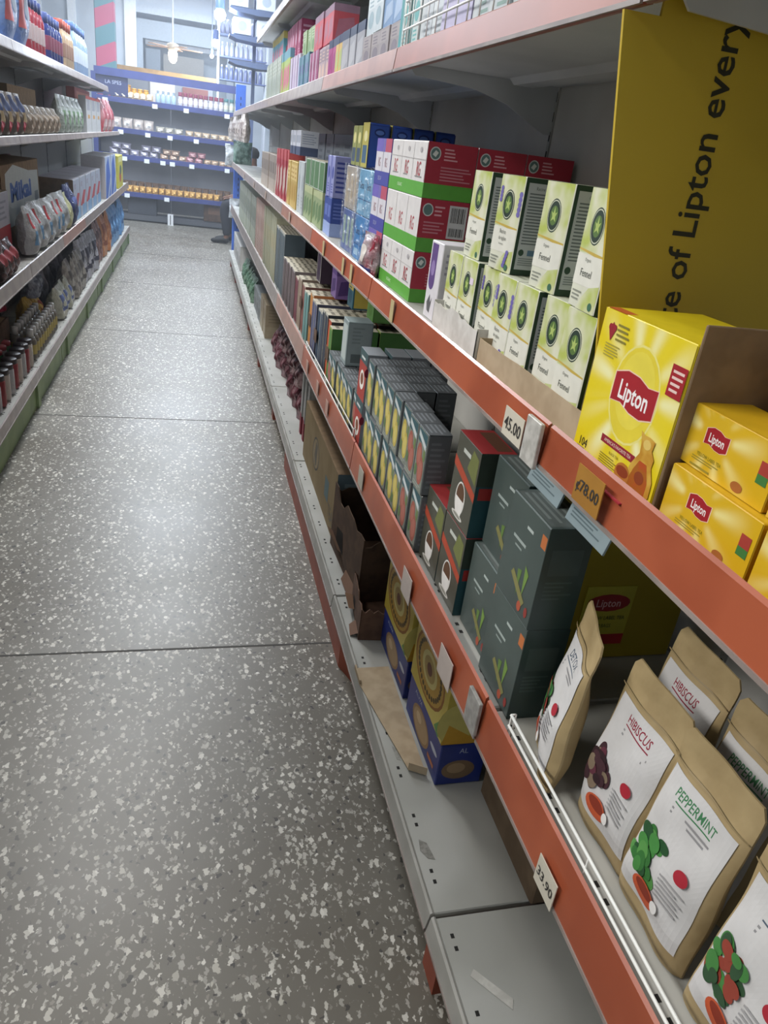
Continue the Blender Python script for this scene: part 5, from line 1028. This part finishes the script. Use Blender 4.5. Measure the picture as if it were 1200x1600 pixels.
put('', 'shipping_carton', mk, 'L', FX - .115, 4.49, T2, .95, .18, 'brown carton with a white panel lettered in blue', 'carton')
for k in range(7):
    me = cached('dpk', lambda: bag_mesh('packet', .14, .09, .14, M('#2e2224', .25, h2='#7a5a5c', scale=12, bump=1), [('F', 'e', (.5, .6, .3, .2), '#8a2c34')], wr=1.2, n=10))
    put('', 'packet', me, 'L', FX + .012, 2.95 + .105 * k, T2 + .008 + (.09 if k in (1, 3) else 0), .14, .09, 'glossy dark packet in front of the red and white carton', 'packet', 'glossy dark packets')
for k in range(5):
    me = cached('wpk', lambda: bag_mesh('tissue_pack', .2, .1, .22, M('#b0b3b6', .25, h2='#cfd3d6', scale=9, bump=1), [('F', 'r', (.08, .55, .22, .85), '#b03038'), ('F', 'r', (.1, .2, .24, .5), '#6f9cc4'), ('F', 'r', (.35, .2, .9, .6), '#a9afb4')], wr=1.2, n=12))
    put('', 'tissue_pack', me, 'L', FX + .012, 4.14 + .222 * k, T2 + .012, .2, .1, 'white film packed tissue pack in front of the brown cartons', 'pack', 'white tissue packs', turn=random.uniform(-.25, .25), lean=random.uniform(-.06, .06), flop=random.uniform(-.05, .03))
nv = bag_mesh('bag', .24, .12, .24, M('#1d2858', .25, h2='#3a4680', scale=8, bump=1), [('F', 'e', (.5, .6, .2, .1), '#5a68a0')], wr=1.5, n=10)
put('', 'bag', nv, 'L', FX + .015, 5.46, T2 + .008, .24, .12, 'shiny navy bag leaning among the white packs', 'bag')
put('', 'bag', bag_mesh('bag', .16, .1, .2, M('#b3b58a', .4, h2='#c5c7a5', scale=9, bump=.8), [], wr=1.2, n=10), 'L', FX + .012, 5.26, T2 + .008, .16, .1, 'pale yellow bag beside the navy one', 'bag')
wb_ = box_mesh('washing_box', .32, .22, .26, '#aeb6c8', [('F', 'p', [(0, .3), (.6, .65), (.95, .62), (.5, .25)], '#b0404a'), ('F', 'r', (.3, .02, 1, .3), '#7fa6cc'), ('F', 't', ('SURF', .4, .8, .1, 1) if False else ('SKY', .3, .82, .12, 1), '#8a5a78'), ('L', 'r', (0, 0, 1, 1), CARD), ('T', 'r', (0, 0, 1, 1), '#a9a5ae')], .003)
for k in range(5): put('', 'washing_box', wb_, 'L', FX - .02, 5.78 + .33 * k, T2, .32, .22, 'pale blue box with a red swoosh on the second left level', 'box', 'pale blue boxes with red swoosh')
bw = box_mesh('cereal_box', .5, .2, .34, '#b6c6e2', [('F', 'p', [(.0, .0), (.3, 0), (.9, .5), (.6, 1), (.2, .8)], '#3f68c0'), ('F', 'p', [(.5, 0), (.9, 0), (.9, .3)], '#5a80cc'), ('L', 'r', (0, 0, 1, 1), '#a5a0a4'), ('T', 'r', (0, 0, 1, 1), '#b5b2b6')], .003)
for k in range(2): put('', 'cereal_box', bw, 'L', FX, 7.75 + .52 * k, T2, .5, .2, 'tall blue and white box near the far end of the second left level', 'box', 'blue and white boxes')
ye = box_mesh('cereal_box', .55, .2, .31, '#c9c040', [('F', 'e', (.4, .35, .2, .18), '#b5402c'), ('F', 'e', (.5, .55, .2, .15), '#3a5a4a'), ('F', 'r', (.1, .8, .9, .95), '#d8d48c')], .003)
put('', 'cereal_box', ye, 'L', FX, 9.08, T2, .55, .2, 'yellow box at the very end of the second left level', 'box')
mr_ = box_mesh('box', .3, .025, .39, '#6a2b3c', [('F', 'r', (.1, .3, .9, .8), '#8a3c50')])
for k in range(4): put('', 'box', mr_, 'L', -1.052, 4.2 + .31 * k, T2, .3, .02, 'maroon box standing behind the cartons on the second left level', 'box', 'maroon back row boxes')
# bottom level
T0 = .2006
for k in range(9):
    c = ('#b5b5b8', '#8f3a40', '#c2b8b0')[k % 3]
    put('', 'spice_jar', jar_parts('sj' + c, .035, .13, c, '#3c3438'), 'L', FX, 3.12 + .085 * k, T0 + .004, .07, .07, {'#b5b5b8': 'white spice jar with dark lid', '#8f3a40': 'dark red spice jar with dark lid', '#c2b8b0': 'cream spice jar with dark lid'}[c] + ' on the bottom left level', 'jar', {'#b5b5b8': 'white spice jars', '#8f3a40': 'dark red spice jars', '#c2b8b0': 'cream spice jars'}[c])
for k in range(9):
    c = ('#3f7a56', '#a9a5a5')[k % 2]
    put('', 'spice_jar', jar_parts('sk' + c, .035, .12, c, '#a34048'), 'L', FX - .09, 3.1 + .085 * k, T0 + .004, .07, .07, ('green', 'grey')[k % 2] + ' jar with a red lid in the second row of the bottom left level', 'jar', ('green', 'grey')[k % 2] + ' jars with red lids')
for k in range(10): put('', 'sauce_bottle', bottle_parts('sb1', .028, .15, '#7a756c', '#c9c8c6', .04, .5, '#b8a860'), 'L', FX, 3.92 + .07 * k, T0 + .004, .06, .06, 'small sauce bottle with a white cap on the bottom left level', 'bottle', 'small sauce bottles')
for k in range(9): put('', 'sauce_bottle', bottle_parts('sb1', .028, .15, '#7a756c', '#c9c8c6', .04, .5, '#b8a860'), 'L', FX - .075, 3.95 + .07 * k, T0 + .004, .06, .06, 'small sauce bottle with a white cap in the second row of the bottom left level', 'bottle', 'second row sauce bottles')
put('', 'shipping_carton', box_mesh('shipping_carton', .5, .2, .2, CARD_D, [('T', 'r', (.05, .05, .95, .95), CARD)], .003), 'L', -.93, 3.7, T0, .5, .2, 'open looking brown carton at the back of the bottom left level', 'carton').location.x = -.96
for (c, h2, lc_, ys, w_, h_, lab, grp, x_, zz) in (
  ('#b08a2c', '#c9a84c', '#8a3a2c', (4.55, 4.68), .12, .17, 'yellow and orange packet on the bottom left level', 'yellow orange packets', FX - .1, .0),
  ('#a82c4c', '#c25a74', '#7c1c34', (4.3,), .12, .12, 'crimson packet far back on the bottom left level', None, FX - .2, .14),
  ('#6a7080', '#9298a8', '#4c5264', (4.62, 4.78), .14, .12, 'grey blue packet lying on the yellow ones', 'grey blue packets', FX - .09, .16),
  ('#b5b8a5', '#d0d2c4', '#5a6a9c', (4.86, 5.02, 5.18), .16, .18, 'cream packet with a blue mark on the bottom left level', 'cream packets with blue mark', FX, 0),
  ('#8a8480', '#b5b0aa', '#5f5a58', (5.34, 5.5, 5.66, 5.82), .16, .26, 'smoky clear packet on the bottom left level', 'smoky clear packets', FX, 0),
  ('#38333a', '#6a6670', '#8a8894', (5.1, 5.35, 5.6, 5.85), .2, .28, 'dark packet behind the clear ones on the bottom left level', 'dark packets behind the clear ones', FX - .13, 0),
  ('#9a98a0', '#c9c8d4', '#3a3648', (6.0, 6.2, 6.4, 6.6), .19, .3, 'shiny silver and dark packet on the bottom left level', 'silver and dark packets', FX, 0),
  ('#7a5854', '#a07a74', '#5c3c3a', (6.8, 6.98, 7.16), .17, .34, 'brown red packet past the silver ones on the bottom left level', 'brown red packets', FX, 0),
  ('#b8703c', '#cf9060', '#8c4a28', (7.36, 7.56, 7.76), .19, .36, 'orange packet toward the far end of the bottom left level', 'orange packets', FX, 0),
  ('#4f8fcc', '#7fb0dc', '#3a74b0', (8.0, 8.24, 8.48, 8.72, 8.96, 9.2, 9.44), .23, .33, 'light blue packet at the far end of the bottom left level', 'light blue packets', FX, 0),
  ('#2c4a5c', '#4a6a7c', '#22384a', (7.6, 7.9, 8.2), .25, .36, 'dark teal packet behind the far packets of the bottom left level', 'dark teal packets', FX - .14, 0)):
    bagset('L', x_, T0 + .008 + zz, ys, w_, .1, h_, c, h2, lc_, lab, grp, n=10)

# ================================================================== person seated beyond the right shelving
def skin(name, chains, parent, mat, lv=2):
    """chains: list of [(point, radius), ...]; the first point of each later chain may repeat an earlier one"""
    pts, rad, ed, idx = [], [], [], {}
    for ch in chains:
        prev = None
        for p, r in ch:
            if p[2] > .62: p = (p[0], p[1], .62 + (p[2] - .62) * .76)
            k = tuple(round(c, 4) for c in p)
            if k not in idx: idx[k] = len(pts); pts.append(p); rad.append(r)
            i = idx[k]
            if prev is not None: ed.append((prev, i))
            prev = i
    me = bpy.data.meshes.new(name); me.from_pydata(pts, ed, []); me.materials.append(mat)
    bm = bmesh.new(); bm.from_mesh(me); bm.verts.layers.skin.verify(); bm.to_mesh(me); bm.free()
    o = bpy.data.objects.new(name, me); COL.objects.link(o); o.parent = parent
    sm_ = o.modifiers.new('skin', 'SKIN'); sm_.use_smooth_shade = True
    for i, r in enumerate(rad):
        v = me.skin_vertices[0].data[i]; rr = r if isinstance(r, tuple) else (r, r); v.radius = rr; v.use_root = (i == 0)
    ss = o.modifiers.new('sub', 'SUBSURF'); ss.levels = lv; ss.render_levels = lv
    return o
pe = empty('person', (.895, 10.75, 0), 'person in dark trousers and dark shoes sitting low beyond the right shelving', 'person')
SK = M('#6b4733', .55); TR = M('#1b1d26', .8); SH = M('#23252e', .8); BK = M('#0f0f10', .7)
hip = (0, 0, .46)
def leg(sy_, kx, fx):
    return [(hip, (.13, .15)), ((-.05, sy_ * .09, .46), .095), ((-.28, sy_ * .12, .50), .078), ((kx, sy_ * .12, .50), .06), ((kx - .01, sy_ * .12, .40), .055), ((kx + .02, sy_ * .12, .24), .05), ((fx, sy_ * .12, .09), .037), ((fx - .02, sy_ * .12, .05), .038), ((fx - .13, sy_ * .12, .035), .035), ((fx - .19, sy_ * .12, .03), .025)]
body = [leg(-1, -.47, -.44), leg(1, -.43, -.38),
  [(hip, (.13, .15)), ((.0, 0, .62), (.11, .14)), ((-.04, 0, .82), (.12, .16)), ((-.08, 0, .95), (.09, .14)), ((-.10, 0, 1.03), .055), ((-.12, 0, 1.10), .05), ((-.14, 0, 1.20), (.085, .075)), ((-.14, 0, 1.28), (.07, .065))]]
for sy_ in (-1, 1): body.append([((-.08, 0, .95), (.09, .14)), ((-.07, sy_ * .18, .93), .055), ((-.10, sy_ * .22, .72), .042), ((-.28, sy_ * .17, .60), .034), ((-.38, sy_ * .14, .575), .025), ((-.43, sy_ * .13, .565), (.018, .032))] )
skin('body', body, pe, SK)
tro = [[(p, tuple(c + .014 for c in (r if isinstance(r, tuple) else (r, r)))) for p, r in lg[:7]] for lg in (leg(-1, -.47, -.44), leg(1, -.43, -.38))]
skin('trousers', tro, pe, TR)
sht = [[(hip, (.14, .16)), ((.0, 0, .62), (.125, .155)), ((-.04, 0, .82), (.135, .175)), ((-.08, 0, .95), (.10, .15)), ((-.10, 0, 1.0), .065)]]
for sy_ in (-1, 1): sht.append([((-.08, 0, .95), (.10, .15)), ((-.07, sy_ * .18, .93), .068), ((-.10, sy_ * .22, .74), .055), ((-.2, sy_ * .2, .66), .048)])
skin('shirt', sht, pe, SH)
for sy_, fx in ((-1, -.44), (1, -.38)): skin('shoe', [[((fx + .03, sy_ * .12, .045), (.045, .042)), ((fx - .06, sy_ * .12, .045), (.045, .042)), ((fx - .15, sy_ * .12, .035), (.042, .032)), ((fx - .21, sy_ * .12, .03), (.03, .024))]], pe, BK)
mb = MB(); mb.lathe([(.078, 1.075), (.092, 1.11), (.09, 1.15), (.062, 1.19), (.02, 1.205)], M('#0d0b0a', .9), 18, -.135, 0); mb.build('hair', pe)
mb = MB()
for sy_ in (-1, 1):
    mb.lathe([(.004, 1.06), (.009, 1.065), (.009, 1.072), (.004, 1.077)], M('#e8e4de', .3), 8, -.222, sy_ * .03)
mb.prism([(-.225, 1.06), (-.25, 1.03), (-.22, 1.025)], 1, -.012, .012, SK); mb.box(-.222, -.022, 1.005, -.214, .022, 1.012, M('#4a2a24', .6)); mb.build('face_features', pe)
for sy_ in (-1, 1):
    for f in range(4):
        y0 = sy_ * (.115 + .012 * f)
        skin('finger', [[((-.43, y0, .565), .009), ((-.465 - .006 * (1.5 - abs(f - 1.5)), y0, .563), .0085), ((-.49 - .006 * (1.5 - abs(f - 1.5)), y0, .545), .007)]], pe, SK, 1)
    skin('thumb', [[((-.40, sy_ * .115, .57), .011), ((-.42, sy_ * .095, .572), .009), ((-.44, sy_ * .088, .56), .008)]], pe, SK, 1)
st = empty('stool', (.98, 10.75, -.01), 'low wooden stool under the seated person', 'stool')
mb = MB(); mb.box(-.15, -.17, .265, .17, .17, .295, M('#6a4c34', .6), .004); mb.build('seat', st)
for a in (-.13, .13):
    for b_ in (-.13, .13): mb = MB(); mb.box(a - .018, b_ - .018, .01, a + .018, b_ + .018, .265, M('#5c412c', .6)); mb.build('leg', st)

hz = MB(); hz.box(-6.9, 3.0, .01, 6.9, 15.4, 3.45, WALLM); ho = hz.build('lens_veil'); ho['kind'] = 'structure'  # scatter volume added for the milky lens veil over the far end
hm = bpy.data.materials.new('veil_scatter'); hm.use_nodes = True; hm.node_tree.nodes.clear()
vo = hm.node_tree.nodes.new('ShaderNodeVolumeScatter'); vo.inputs['Color'].default_value = (.8, .88, 1, 1); vo.inputs['Density'].default_value = .017
oo = hm.node_tree.nodes.new('ShaderNodeOutputMaterial'); hm.node_tree.links.new(vo.outputs[0], oo.inputs['Volume']); ho.data.materials.clear(); ho.data.materials.append(hm)
